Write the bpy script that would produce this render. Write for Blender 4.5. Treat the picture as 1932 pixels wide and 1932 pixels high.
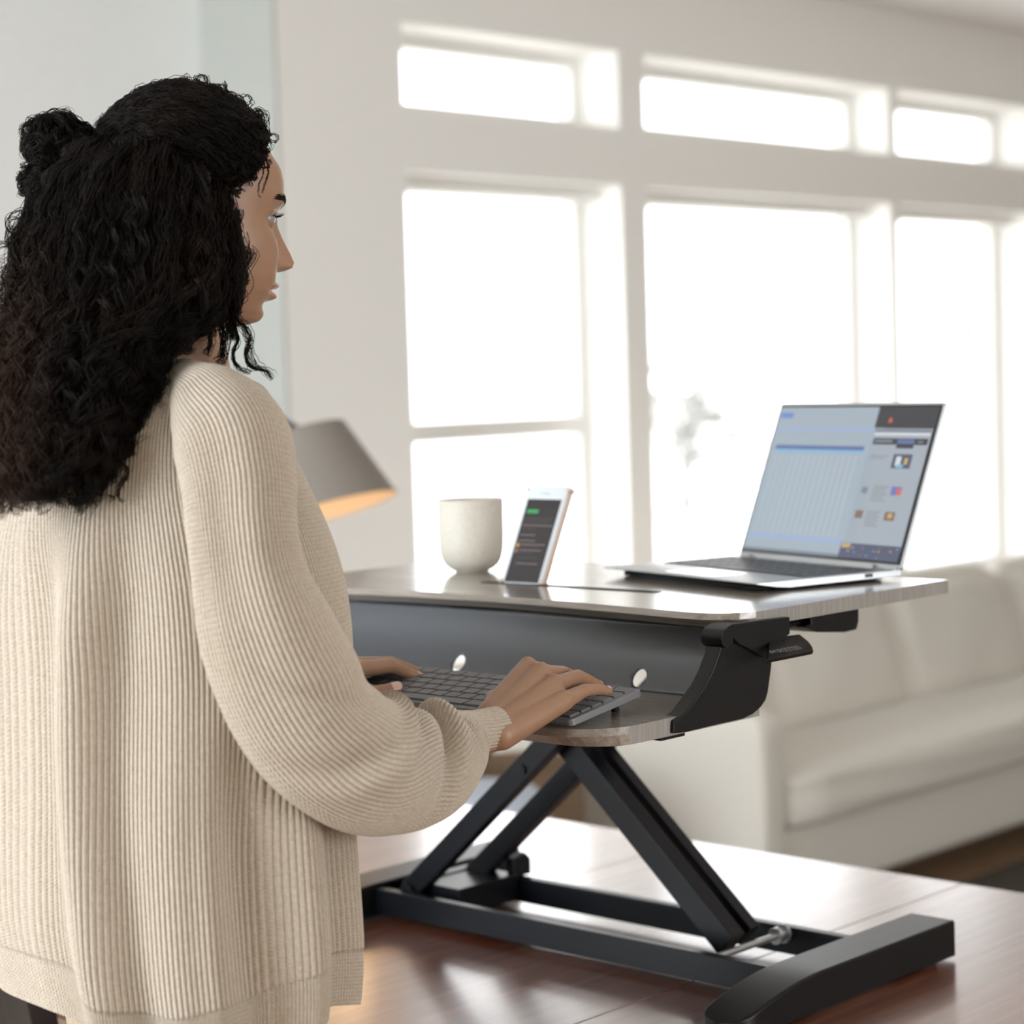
import bpy, bmesh, math, random
import numpy as np
from mathutils import Vector, Matrix

random.seed(7)
rng = np.random.default_rng(7)
D = bpy.data
SC = bpy.context.scene
COL = SC.collection
for o in list(D.objects):
    D.objects.remove(o)

# ------------------------------------------------------------------ camera
F, CX, CY = 4100.0, 966.0, 966.0
YAW, PITCH, ROLL = math.radians(43.0), math.radians(-3.6), math.radians(1.72)
CAM = np.array([0, 0, 1.46])
fw = np.array([math.cos(YAW)*math.cos(PITCH), math.sin(YAW)*math.cos(PITCH), math.sin(PITCH)])
r0 = np.array([math.sin(YAW), -math.cos(YAW), 0.0])
u0 = np.cross(r0, fw)
RT = math.cos(ROLL)*r0 - math.sin(ROLL)*u0
UP = math.sin(ROLL)*r0 + math.cos(ROLL)*u0


def at(x, y, d):
    """a point of the place seen at photo pixel x, y, d metres in front of the lens"""
    return CAM + (fw + RT*(x-CX)/F - UP*(y-CY)/F)*d


def onz(x, y, z):
    r = fw + RT*(x-CX)/F - UP*(y-CY)/F
    return CAM + r*(z-CAM[2])/r[2]


def ony(x, y, Y):
    r = fw + RT*(x-CX)/F - UP*(y-CY)/F
    return CAM + r*(Y-CAM[1])/r[1]


cam_d = D.cameras.new('camera')
cam_d.sensor_width = 36.0
cam_d.lens = 36.0*F/1932.0
cam_d.clip_start = 0.05
cam_d.clip_end = 300
cam_d.dof.use_dof = True
cam_d.dof.focus_distance = 2.22
cam_d.dof.aperture_fstop = 4.1
cam = D.objects.new('camera', cam_d)
COL.objects.link(cam)
cam.matrix_world = Matrix(((RT[0], UP[0], -fw[0], CAM[0]), (RT[1], UP[1], -fw[1], CAM[1]),
                           (RT[2], UP[2], -fw[2], CAM[2]), (0, 0, 0, 1)))
SC.camera = cam

# ------------------------------------------------------------------ world, exposure, daylight
SC.view_settings.view_transform = 'Standard'
SC.view_settings.look = 'None'
SC.view_settings.gamma = 1.0
SC.view_settings.use_curve_mapping = False
SC.view_settings.exposure = 0.62
SC.cycles.use_denoising = True
SC.cycles.max_bounces = 10
SC.cycles.diffuse_bounces = 6
SC.cycles.glossy_bounces = 4
SC.cycles.transparent_max_bounces = 12
SC.cycles.sample_clamp_indirect = 6.0
w = D.worlds.new('overcast_sky')
SC.world = w
w.use_nodes = True
bg = w.node_tree.nodes['Background']
bg.inputs[0].default_value = (0.965, 0.985, 1.0, 1)
bg.inputs[1].default_value = 3.3


def area(name, loc, target, sx, sy, power, color):
    l = D.lights.new(name, 'AREA')
    l.shape = 'RECTANGLE'
    l.size, l.size_y = sx, sy
    l.energy = power
    l.color = color
    o = D.objects.new(name, l)
    COL.objects.link(o)
    o.location = loc
    o.rotation_euler = (Vector(target)-Vector(loc)).to_track_quat('-Z', 'Y').to_euler()
    return o


# daylight coming in through the glazed door of the wall behind her
area('daylight_door_back', (-2.3, 2.9, 1.5), (1.4, 1.9, 1.2), 2.4, 2.2, 112, (0.80, 0.91, 1.0))

def portal(loc, target, sx, sy):
    o = area('window_portal', loc, target, sx, sy, 1, (1, 1, 1))
    o.data.cycles.is_portal = True


portal((2.6, -2.5, 1.55), (2.6, 0, 1.55), 2.7, 1.45)
area('side_fill_light', (2.6, -2.42, 1.55), (2.6, 1.5, 1.2), 2.6, 1.4, 20, (0.97, 0.98, 1.0))  # unseen fill lamp, added to lift the right-facing surfaces
portal((5.9, 5.1, 1.6), (5.9, 0, 1.6), 3.0, 2.1)

# ------------------------------------------------------------------ helpers
def tag(o, label=None, cat=None, group=None, kind=None):
    if label: o['label'] = label
    if cat: o['category'] = cat
    if group: o['group'] = group
    if kind: o['kind'] = kind
    return o


def empty(name, loc=(0, 0, 0), rz=0.0, label=None, cat=None, group=None):
    o = D.objects.new(name, None)
    COL.objects.link(o)
    o.location = loc
    o.rotation_euler = (0, 0, rz)
    o.empty_display_size = 0.05
    return tag(o, label, cat, group)


def smooth_mesh(me, flag=True):
    me.polygons.foreach_set('use_smooth', [flag]*len(me.polygons))


def link(name, me, mats=None, parent=None, smooth=False, bevel=0.0, seg=2, subsurf=0):
    if mats is not None:
        for m in (mats if isinstance(mats, (list, tuple)) else [mats]):
            me.materials.append(m)
    if smooth or bevel:
        smooth_mesh(me)
    o = D.objects.new(name, me)
    COL.objects.link(o)
    if parent is not None:
        o.parent = parent
    if bevel:
        b = o.modifiers.new('bevel', 'BEVEL')
        b.width = bevel
        b.segments = seg
        b.limit_method = 'ANGLE'
        b.angle_limit = math.radians(35)
        b.harden_normals = True
    if subsurf:
        s = o.modifiers.new('sub', 'SUBSURF')
        s.levels = s.render_levels = subsurf
    return o


def from_bm(name, bm, mats=None, parent=None, **k):
    me = D.meshes.new(name)
    bmesh.ops.recalc_face_normals(bm, faces=bm.faces)
    bm.to_mesh(me)
    bm.free()
    return link(name, me, mats, parent, **k)


def bx(bm, lo, hi, mi=0, M=None):
    vs = []
    for i in range(8):
        p = Vector((hi[0] if i & 1 else lo[0], hi[1] if i & 2 else lo[1], hi[2] if i & 4 else lo[2]))
        vs.append(bm.verts.new(M @ p if M else p))
    for f in ((0, 2, 3, 1), (4, 5, 7, 6), (0, 1, 5, 4), (2, 6, 7, 3), (0, 4, 6, 2), (1, 3, 7, 5)):
        fc = bm.faces.new([vs[j] for j in f])
        fc.material_index = mi
    return vs


def box(name, lo, hi, mat, parent=None, **k):
    bm = bmesh.new()
    bx(bm, lo, hi)
    return from_bm(name, bm, mat, parent, **k)


def prism(bm, pts, axis, a0, a1, mi=0, M=None):
    """polygon pts (2-D, in the other two axes in order) extruded along axis from a0 to a1"""
    def mk(p, a):
        c = [p[0], p[1]]
        c.insert(axis, a)
        v = Vector(c)
        return bm.verts.new(M @ v if M else v)
    A = [mk(p, a0) for p in pts]
    B = [mk(p, a1) for p in pts]
    n = len(pts)
    fs = [bm.faces.new(A), bm.faces.new(B[::-1])]
    for i in range(n):
        fs.append(bm.faces.new((A[i], B[i], B[(i+1) % n], A[(i+1) % n])))
    for f in fs:
        f.material_index = mi


def tube(bm, p0, p1, r0_, r1_=None, n=20, caps=True, mi=0):
    r1_ = r0_ if r1_ is None else r1_
    p0, p1 = Vector(p0), Vector(p1)
    q = (p1-p0).to_track_quat('Z', 'Y')
    A, B = [], []
    for i in range(n):
        a = 2*math.pi*i/n
        v = q @ Vector((math.cos(a), math.sin(a), 0))
        A.append(bm.verts.new(p0+v*r0_))
        B.append(bm.verts.new(p1+v*r1_))
    fs = []
    for i in range(n):
        fs.append(bm.faces.new((A[i], A[(i+1) % n], B[(i+1) % n], B[i])))
    if caps:
        fs.append(bm.faces.new(A[::-1]))
        fs.append(bm.faces.new(B))
    for f in fs:
        f.material_index = mi


def lathe(bm, prof, n=64, M=None, close=False, mi=0):
    rings = []
    for r, z in prof:
        ring = []
        for i in range(n):
            a = 2*math.pi*i/n
            v = Vector((r*math.cos(a), r*math.sin(a), z))
            ring.append(bm.verts.new(M @ v if M else v))
        rings.append(ring)
    for k in range(len(rings)-1):
        for i in range(n):
            f = bm.faces.new((rings[k][i], rings[k][(i+1) % n], rings[k+1][(i+1) % n], rings[k+1][i]))
            f.material_index = mi
    if close:
        bm.faces.new(rings[0][::-1]).material_index = mi
        bm.faces.new(rings[-1]).material_index = mi


def rrect(x0, y0, x1, y1, r, n=6):
    pts = []
    for cx, cy, a0 in ((x1-r, y1-r, 0), (x0+r, y1-r, 90), (x0+r, y0+r, 180), (x1-r, y0+r, 270)):
        for i in range(n+1):
            a = math.radians(a0+90*i/n)
            pts.append((cx+r*math.cos(a), cy+r*math.sin(a)))
    return pts


def spline(pts, n):
    """Catmull-Rom through rows of numbers, n samples"""
    P = np.array(pts, float)
    m = len(P)
    t = np.linspace(0, m-1, n)
    i = np.clip(t.astype(int), 0, m-2)
    f = (t-i)[:, None]
    p0 = P[np.clip(i-1, 0, m-1)]
    p1 = P[i]
    p2 = P[i+1]
    p3 = P[np.clip(i+2, 0, m-1)]
    return 0.5*((2*p1)+(-p0+p2)*f+(2*p0-5*p1+4*p2-p3)*f**2+(-p0+3*p1-3*p2+p3)*f**3)


def grid_mesh(name, V, closed=True, uv=None):
    """V: rows x cols x 3 -> mesh; closed joins last column to the first. uv: rows x (cols+1) x 2"""
    R, Cn = V.shape[:2]
    verts = V.reshape(-1, 3)
    cc = Cn if closed else Cn-1
    i = np.arange(R-1)[:, None]
    j = np.arange(cc)[None, :]
    j2 = (j+1) % Cn
    a = i*Cn+j
    b = i*Cn+j2
    c = (i+1)*Cn+j2
    d = (i+1)*Cn+j
    faces = np.stack([a+0*j, b+0*j, c+0*j, d+0*j], -1).reshape(-1, 4)
    me = fast_mesh(name, verts, faces)
    if uv is not None:
        ul = me.uv_layers.new(name='UVMap')
        ii = np.broadcast_to(i, (R-1, cc))
        jj = np.broadcast_to(j, (R-1, cc))
        q = np.stack([uv[ii, jj], uv[ii, jj+1], uv[ii+1, jj+1], uv[ii+1, jj]], 2).reshape(-1)
        ul.data.foreach_set('uv', q.astype(np.float32))
    return me


def fast_mesh(name, verts, faces):
    me = D.meshes.new(name)
    n, k = faces.shape
    me.vertices.add(len(verts))
    me.vertices.foreach_set('co', np.asarray(verts, np.float32).ravel())
    me.loops.add(n*k)
    me.loops.foreach_set('vertex_index', faces.astype(np.int32).ravel())
    me.polygons.add(n)
    me.polygons.foreach_set('loop_start', np.arange(0, n*k, k, dtype=np.int32))
    me.polygons.foreach_set('loop_total', np.full(n, k, dtype=np.int32))
    me.polygons.foreach_set('use_smooth', [True]*n)
    me.update(calc_edges=True)
    me.validate()
    return me


# ------------------------------------------------------------------ materials
def mat(name, col=(0.8, 0.8, 0.8), rough=0.5, metal=0.0, spec=0.5, coat=0.0, coat_rough=0.1, sheen=0.0, emit=None, estr=0.0, sss=0.0):
    m = D.materials.new(name)
    m.use_nodes = True
    b = m.node_tree.nodes['Principled BSDF']
    b.inputs['Base Color'].default_value = (*col, 1)
    b.inputs['Roughness'].default_value = rough
    b.inputs['Metallic'].default_value = metal
    b.inputs['Specular IOR Level'].default_value = spec
    b.inputs['Coat Weight'].default_value = coat
    b.inputs['Coat Roughness'].default_value = coat_rough
    b.inputs['Sheen Weight'].default_value = sheen
    if sss:
        b.inputs['Subsurface Weight'].default_value = sss
        b.inputs['Subsurface Scale'].default_value = 0.01
        b.inputs['Subsurface Radius'].default_value = (1.0, 0.4, 0.25)
    if emit:
        b.inputs['Emission Color'].default_value = (*emit, 1)
        b.inputs['Emission Strength'].default_value = estr
    return m


class NT:
    def __init__(s, m):
        s.t = m.node_tree
        s.b = s.t.nodes['Principled BSDF']

    def n(s, typ, **kw):
        nd = s.t.nodes.new(typ)
        for k, v in kw.items():
            if k in nd.inputs:
                nd.inputs[k].default_value = v
            else:
                setattr(nd, k, v)
        return nd

    def l(s, a, b):
        s.t.links.new(a, b)

    def math(s, op, a, b=None, c=None):
        nd = s.t.nodes.new('ShaderNodeMath')
        nd.operation = op
        for i, v in enumerate((a, b, c)):
            if v is None: continue
            if isinstance(v, (int, float)): nd.inputs[i].default_value = v
            else: s.l(v, nd.inputs[i])
        return nd.outputs[0]

    def coords(s, scale=(1, 1, 1), kind='Object', rot=(0, 0, 0)):
        tc = s.n('ShaderNodeTexCoord')
        mp = s.n('ShaderNodeMapping')
        mp.inputs['Scale'].default_value = scale
        mp.inputs['Rotation'].default_value = rot
        s.l(tc.outputs[kind], mp.inputs[0])
        return mp.outputs[0]

    def ramp(s, fac, stops):
        r = s.n('ShaderNodeValToRGB')
        el = r.color_ramp.elements
        el[0].position, el[0].color = stops[0][0], (*stops[0][1], 1)
        el[1].position, el[1].color = stops[-1][0], (*stops[-1][1], 1)
        for p, c in stops[1:-1]:
            e = el.new(p)
            e.color = (*c, 1)
        s.l(fac, r.inputs[0])
        return r.outputs[0]

    def bump(s, h, strength, dist):
        b = s.n('ShaderNodeBump')
        b.inputs['Strength'].default_value = strength
        b.inputs['Distance'].default_value = dist
        s.l(h, b.inputs['Height'])
        s.l(b.outputs[0], s.b.inputs['Normal'])
        return b


def noise_mat(name, c0, c1, scale, rough, stretch=(1, 1, 1), bump=0.0, bdist=0.001, detail=6, **k):
    m = mat(name, c0, rough, **k)
    t = NT(m)
    nz = t.n('ShaderNodeTexNoise', Scale=scale, Detail=detail, Roughness=0.6)
    t.l(t.coords(stretch), nz.inputs['Vector'])
    t.l(t.ramp(nz.outputs['Fac'], [(0.3, c0), (0.7, c1)]), t.b.inputs['Base Color'])
    if bump:
        t.bump(nz.outputs['Fac'], bump, bdist)
    return m


M_wall = noise_mat('wall_paint', (0.86, 0.845, 0.815), (0.88, 0.865, 0.835), 40, 0.85, bump=0.05)
M_wall_cool = noise_mat('wall_paint_hall', (0.80, 0.82, 0.81), (0.83, 0.85, 0.84), 40, 0.85, bump=0.05)
M_wall_dark = noise_mat('taupe_wall_paint', (0.62, 0.60, 0.55), (0.66, 0.64, 0.59), 40, 0.85, bump=0.05)
M_trim = mat('white_window_paint', (0.80, 0.79, 0.76), 0.45)
M_ceil = noise_mat('ceiling_paint', (0.80, 0.79, 0.77), (0.83, 0.82, 0.80), 60, 0.9)
M_black = noise_mat('black_powder_coat', (0.003, 0.0034, 0.005), (0.005, 0.0055, 0.008), 900, 0.34, spec=.30, bump=0.10, bdist=0.0002)
M_black_soft = noise_mat('black_moulded_plastic', (0.0025, 0.0025, 0.0028), (0.005, 0.005, 0.0055), 500, 0.36, spec=.30, bump=0.12, bdist=0.0003)
M_skirt = noise_mat('dark_blue_grey_steel', (0.04, 0.045, 0.055), (0.045, 0.05, 0.06), 700, 0.27, spec=.7, bump=0.03, bdist=0.0002)
M_alu = mat('brushed_aluminium', (0.62, 0.64, 0.66), 0.32, metal=0.85)
M_chrome = mat('bright_steel', (0.75, 0.75, 0.75), 0.15, metal=1.0)
M_rubber = mat('black_rubber', (0.012, 0.012, 0.012), 0.8)


def glass_mat():
    m = D.materials.new('window_glass')
    m.use_nodes = True
    nt = m.node_tree
    nt.nodes.clear()
    out = nt.nodes.new('ShaderNodeOutputMaterial')
    mix = nt.nodes.new('ShaderNodeMixShader')
    tr = nt.nodes.new('ShaderNodeBsdfTransparent')
    gl = nt.nodes.new('ShaderNodeBsdfGlossy')
    gl.inputs['Roughness'].default_value = 0.02
    lw = nt.nodes.new('ShaderNodeLayerWeight')
    p5 = nt.nodes.new('ShaderNodeMath'); p5.operation = 'POWER'; p5.inputs[1].default_value = 5.0
    ma = nt.nodes.new('ShaderNodeMath'); ma.operation = 'MULTIPLY_ADD'; ma.inputs[1].default_value = .8; ma.inputs[2].default_value = .04
    nt.links.new(lw.outputs['Facing'], p5.inputs[0])
    nt.links.new(p5.outputs[0], ma.inputs[0])
    nt.links.new(ma.outputs[0], mix.inputs[0])
    nt.links.new(tr.outputs[0], mix.inputs[1])
    nt.links.new(gl.outputs[0], mix.inputs[2])
    nt.links.new(mix.outputs[0], out.inputs[0])
    return m


M_glass = glass_mat()


def wood(name, stops, grain, rough, coat=0.0, coat_rough=0.1, bumpd=0.0003, axis='X', coat_ior=1.5, spec=0.5):
    m = mat(name, stops[0][1], rough, coat=coat, coat_rough=coat_rough, spec=spec)
    t = NT(m)
    st = {'X': (0.06, 1, 1), 'Y': (1, 0.04, 1)}[axis]
    nz = t.n('ShaderNodeTexNoise', Scale=grain, Detail=8, Roughness=0.65, Distortion=0.25)
    t.l(t.coords(st), nz.inputs['Vector'])
    nb = t.n('ShaderNodeTexNoise', Scale=grain*0.12, Detail=3)
    t.l(t.coords(st), nb.inputs['Vector'])
    s = t.math('ADD', t.math('MULTIPLY', nz.outputs['Fac'], 0.75), t.math('MULTIPLY', nb.outputs['Fac'], 0.25))
    t.l(t.ramp(s, stops), t.b.inputs['Base Color'])
    t.bump(nz.outputs['Fac'], 0.12, bumpd)
    t.b.inputs['Coat IOR'].default_value = coat_ior
    return m


M_table = wood('cherry_table_wood', [(0.33, (0.085, 0.022, 0.010)), (0.5, (0.17, 0.050, 0.022)), (0.67, (0.26, 0.09, 0.042))],
               60, 0.33, coat=1.0, coat_rough=0.19, axis='X', bumpd=.0001, coat_ior=2.5)
M_grey = wood('grey_woodgrain_laminate', [(0.35, (0.15, 0.125, 0.105)), (0.5, (0.25, 0.215, 0.18)), (0.66, (0.36, 0.315, 0.265))],
              130, 0.30, coat=0.8, coat_rough=0.12, axis='Y', bumpd=.00015, coat_ior=1.8)
M_edge = noise_mat('grey_edge_banding', (0.20, 0.185, 0.165), (0.34, 0.32, 0.295), 700, 0.45, stretch=(1, 1, 0.03))
M_floor = wood('tan_oak_floor', [(0.3, (0.22, 0.135, 0.075)), (0.5, (0.34, 0.22, 0.13)), (0.7, (0.44, 0.30, 0.19))],
               18, 0.4, coat=0.2, coat_rough=0.2, axis='X')
M_rug = noise_mat('dark_olive_rug_pile', (0.03, 0.025, 0.016), (0.07, 0.055, 0.036), 160, 0.95, bump=0.6, bdist=0.004)
M_darkwood = noise_mat('dark_walnut', (0.006, 0.004, 0.003), (0.016, 0.009, 0.007), 30, 0.5, stretch=(1, 1, 0.1))
M_sofa = noise_mat('oatmeal_woven_upholstery', (0.60, 0.565, 0.50), (0.70, 0.665, 0.60), 420, 0.9, bump=0.35, bdist=0.0012, sheen=0.15)

# ------------------------------------------------------------------ the room
def struct(o):
    o['kind'] = 'structure'
    return o


YW = 4.8            # the window wall
XB = 11.2
CEIL = 2.86
YH = 5.13
for nm, z0, m_ in (('floor', -.1, M_floor), ('ceiling', CEIL, M_ceil)):
    bm = bmesh.new()
    bx(bm, (-2.6, -2.6, z0), (XB+.1, YW+.26, z0+.1))
    bx(bm, (-2.6, YW+.26, z0), (4.3, YH+.15, z0+.1))
    struct(from_bm(nm, bm, m_))
PX0 = float(ony(520, 200, YW)[0])            # where the window wall begins
# openings (x0, x1) of the window bays
def wx(px, py=500): return float(ony(px, py, YW)[0])
def wz(px, py): return float(ony(px, py, YW)[2])
bays = [(wx(768, 400), wx(1172, 400)), (wx(1222, 400), wx(1680, 400)), (wx(1696, 400), wx(1696, 400)+1.05), (wx(1696, 400)+1.28, wx(1696, 400)+2.4)]
Z0, Z1, Z2, Z3 = 0.56, 2.095, 2.288, 2.55
TH = 0.26
bm = bmesh.new()
bx(bm, (PX0+.012, YW, 0), (bays[0][0], YW+TH, CEIL))
for k in range(3):
    bx(bm, (bays[k][1], YW, Z0), (bays[k+1][0], YW+TH, CEIL))
bx(bm, (bays[3][1], YW, 0), (XB, YW+TH, CEIL))
bx(bm, (bays[0][0], YW, 0), (bays[3][1], YW+TH, Z0))
for a, b in bays:
    bx(bm, (a, YW, Z1), (b, YW+TH, Z2))
    bx(bm, (a, YW, Z3), (b, YW+TH, CEIL))
struct(from_bm('wall_window_side', bm, M_wall))
bm = bmesh.new()
bx(bm, (PX0, YW, 0), (PX0+.012, YW+TH, CEIL))
bx(bm, (PX0, YW+TH, 0), (PX0+.15, YH, CEIL))
struct(from_bm('wall_end_return', bm, noise_mat('sage_grey_wall_paint', (.50, .52, .49), (.54, .56, .53), 40, .85)))
struct(box('wall_hall', (-2.6, YH, 0), (PX0+0.15, YH+0.15, CEIL), M_wall_cool))
bm = bmesh.new()                                # the wall behind her with its glazed door opening
bx(bm, (-2.6, -2.6, 0), (-2.45, 1.6, CEIL))
bx(bm, (-2.6, 4.2, 0), (-2.45, YH, CEIL))
bx(bm, (-2.6, 1.6, 2.7), (-2.45, 4.2, CEIL))
struct(from_bm('wall_back', bm, M_wall_cool))
bm = bmesh.new()  # unseen wall; its opening is invented to let fill light in
for lo, hi in (((-2.45, -2.6, 0), (1.25, -2.45, CEIL)), ((3.95, -2.6, 0), (XB, -2.45, CEIL)), ((1.25, -2.6, 0), (3.95, -2.45, .83)), ((1.25, -2.6, 2.28), (3.95, -2.45, CEIL))):
    bx(bm, lo, hi)
struct(from_bm('wall_camera_side', bm, M_wall_dark))
struct(box('wall_far', (XB, -2.6, 0), (XB+.15, YW+TH, CEIL), M_wall))
# windows: casing, sash frame, glass
wi = 0
for a, b in bays:
    for z0, z1, rail in ((Z0, Z1, 1.285 if a == bays[0][0] else None), (Z2, Z3, None)):
        wi += 1
        e = tag(empty('window_%d' % wi, ((a+b)/2, YW+0.21, z0)), kind='structure')
        hw, h = (b-a)/2, z1-z0
        bm = bmesh.new()
        f = 0.045
        for lo, hi in (((-hw, -.035, 0), (-hw+f, .03, h)), ((hw-f, -.035, 0), (hw, .03, h)),
                       ((-hw+f, -.035, 0), (hw-f, .03, f)), ((-hw+f, -.035, h-f), (hw-f, .03, h))):
            bx(bm, lo, hi)
        if rail:
            bx(bm, (-hw+f, -.03, rail-z0-.035), (hw-f, .02, rail-z0+.03))
        from_bm('window_frame', bm, M_trim, e)
        box('window_pane', (-hw+f, -.004, f), (hw-f, .004, h-f), M_glass, e)
        if z0 == Z0:
            box('roller_blind', (-hw+.01, -.12, h-.05), (hw-.01, -.05, h-.001), M_trim, e, bevel=.01)
# outdoors, washed out by the daylight
M_snow = noise_mat('pale_ground', (0.78, 0.76, 0.72), (0.85, 0.83, 0.80), 0.4, 0.9)
tag(box('ground', (-10, 5.9, -0.6), (90, 90, -0.5), M_snow), kind='structure')
M_bark = mat('pale_bark', (0.28, 0.275, 0.27), 0.9)
M_leaf = noise_mat('grey_green_leaves', (0.26, 0.265, 0.25), (0.30, 0.305, 0.29), 8, 0.9)


def tree(x, y, h, spread, label, leafy):
    t = empty('garden_tree', (x, y, -0.5), 0, label, 'tree')
    bm = bmesh.new()
    tube(bm, (0, 0, 0), (0, 0, h*.55), .12, .07, 10)
    r = random.Random(int(x*10))
    ends = []
    for k in range(26):
        z = h*(.3+.4*r.random())
        a = r.random()*6.28
        e = Vector((math.cos(a)*spread*r.uniform(.4, 1), math.sin(a)*spread*r.uniform(.4, 1), z+h*.28*r.random()))
        tube(bm, (0, 0, z*.8), e, .035, .01, 6)
        ends.append(e)
    from_bm('trunk', bm, M_bark, t, smooth=True)
    if leafy:
        bm = bmesh.new()
        for e in ends:
            for q in range(14):
                c = e+Vector((r.gauss(0, .35), r.gauss(0, .35), r.gauss(0, .3)))
                n = Vector((r.gauss(0, 1), r.gauss(0, 1), r.gauss(0, 1))).normalized()
                tq = n.to_track_quat('Z', 'Y')
                vs = [bm.verts.new(c+tq @ Vector(p)) for p in ((-.13, 0, 0), (0, -.07, .03), (.13, 0, 0), (0, .07, .03))]
                bm.faces.new(vs)
        from_bm('foliage', bm, M_leaf, t)


p = at(1290, 700, 30); tree(p[0], p[1], 2.3, 1.0, 'low pale bush-like tree outside the middle window', True)
p = at(1830, 600, 34); tree(p[0], p[1], 4.6, .8, 'bare young tree outside the window at the far end', False)

# rug and sofa -------------------------------------------------------
rug = tag(box('rug', (4.0, 0.6, 0.0), (8.6, 3.19, 0.014), M_rug, bevel=.004), 'dark olive brown rug lying on the floor in front of the sofa', 'rug')
YS = 3.2


def cushion(name, lo, hi, parent, puff=0.03, r=0.05, lean=0.0, pivot=None, mat_=None, wr=0.004, seed=1):
    """an upholstered block: rounded box whose faces swell"""
    lo, hi = np.array(lo, float), np.array(hi, float)
    n = 14
    bm = bmesh.new()
    bmesh.ops.create_cube(bm, size=2.0)
    bmesh.ops.subdivide_edges(bm, edges=bm.edges, cuts=n, use_grid_fill=True)
    half = (hi-lo)/2
    c = (hi+lo)/2
    rr = random.Random(seed)
    ph = [rr.random()*6 for _ in range(6)]
    for v in bm.verts:
        u = np.array(v.co)
        p = u*half
        inner = np.clip(p, -(half-r), half-r)
        d = p-inner
        L = np.linalg.norm(d)
        if L > 1e-9:
            p = inner+d/L*min(r, L) if (np.abs(d) > 1e-9).sum() > 1 else p
        sw = 1.0
        for k in range(3):
            q = (1-u[(k+1) % 3]**2)*(1-u[(k+2) % 3]**2)
            if abs(u[k]) > .98:
                p[k] += np.sign(u[k])*puff*max(q, 0)**.6
        p[1] += wr*math.sin(7*u[0]+ph[0]+2*u[2])*math.cos(5*u[2]+ph[1])
        p[2] += wr*math.sin(6*u[0]+ph[2])*math.cos(4*u[1]+ph[3])
        p = p+c
        if lean:
            pv = np.array(pivot)
            dy, dz = p[1]-pv[1], p[2]-pv[2]
            p[1] = pv[1]+dy*math.cos(lean)+dz*math.sin(lean)
            p[2] = pv[2]-dy*math.sin(lean)+dz*math.cos(lean)
        v.co = p
    return from_bm(name, bm, mat_ or M_sofa, parent, smooth=True)


sofa = empty('sofa', (4.30, YS, 0), 0, 'oatmeal upholstered three-seat sofa in front of the windows', 'sofa')
SL = 2.86
cushion('base', (0.10, 0.02, 0.10), (SL-.10, .82, 0.29), sofa, .004, .015, wr=0)
for a in (0, SL-.115):
    cushion('arm', (a, 0.0, 0.09), (a+.115, .86, .60), sofa, .006, .03, wr=.001)
cushion('backrest', (.0, .76, .10), (SL, .94, .70), sofa, .006, .03, wr=.002)
cushion('seat_cushion', (.117, -.015, .285), (SL-.117, .72, .435), sofa, .012, .035, wr=.004, seed=1)
xs = [.117, .60, 1.28, 2.0, SL-.117]
for k in range(4):
    cushion('back_cushion', (xs[k]+.003, .36, .405), (xs[k+1]-.003, .56, .80), sofa, .035, .06, lean=.30, pivot=(0, .40, .41), wr=.005, seed=10+k)
for x in (.08, SL-.12):
    for y in (.06, .78):
        bm = bmesh.new()
        tube(bm, (x, y, 0.0), (x, y, .105), .016, .022, 12)
        from_bm('leg', bm, M_darkwood, sofa, smooth=True)

# floor lamp ----------------------------------------------------------
LB = at(615, 966, 4.4)
ax = (-RT*.27+UP*.96 - fw*(-0.0))
ax = ax/np.linalg.norm(ax)
ax = ax + fw*0.10
ax = ax/np.linalg.norm(ax)
M_shade = noise_mat('taupe_lamp_shade', (0.20, 0.175, 0.15), (0.23, 0.205, 0.175), 300, 0.6)
M_shade_in = mat('shade_lining', (0.60, 0.50, 0.38), 0.7)
lampx, lampy = 2.72, 3.42
lamp = empty('floor_lamp', (lampx, lampy, 0), 0, 'taupe cone-shaded floor lamp glowing warmly behind the woman', 'lamp')
inv = Matrix.Translation((-lampx, -lampy, 0))
zq = Vector(ax).to_track_quat('Z', 'Y').to_matrix().to_4x4()
Msh = inv @ Matrix.Translation(LB) @ zq
bm = bmesh.new()
lathe(bm, [(.150, 0), (.085, .17), (.0, .172)], 64, Msh)
from_bm('lamp_shade', bm, M_shade, lamp, smooth=False)
bm = bmesh.new()
lathe(bm, [(.147, 0.001), (.082, .166), (.0, .168)], 64, Msh, mi=0)
lathe(bm, [(.150, 0), (.147, .001)], 64, Msh, mi=0)
from_bm('shade_lining', bm, M_shade_in, lamp, smooth=True)
bm = bmesh.new()
bmesh.ops.create_icosphere(bm, subdivisions=3, radius=.024, matrix=Msh @ Matrix.Translation((0, 0, .07)))
M_bulb = mat('warm_bulb', (1, .8, .5), .4, emit=(1.0, 0.62, 0.30), estr=1.2)
from_bm('bulb', bm, M_bulb, lamp, smooth=True)
bm = bmesh.new()
top = Msh @ Vector((0, 0, .17))
tube(bm, Msh @ Vector((0, 0, .10)), top, .018, .018, 14)
tube(bm, top, (0, 0, 1.50), .008, .008, 12)
from_bm('lamp_arm', bm, M_alu, lamp, smooth=True)
bm = bmesh.new()
tube(bm, (0, 0, .02), (0, 0, 1.52), .010, .010, 14)
from_bm('pole', bm, M_alu, lamp, smooth=True)
bm = bmesh.new()
lathe(bm, [(0, 0), (.14, 0), (.14, .018), (.03, .03), (0, .03)], 40)
from_bm('base', bm, M_alu, lamp, smooth=True)
pl = D.lights.new('lamp_glow', 'POINT')
pl.energy = 0.8
pl.color = (1.0, .66, .36)
pl.shadow_soft_size = .065
plo = D.objects.new('lamp_glow', pl)
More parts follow.
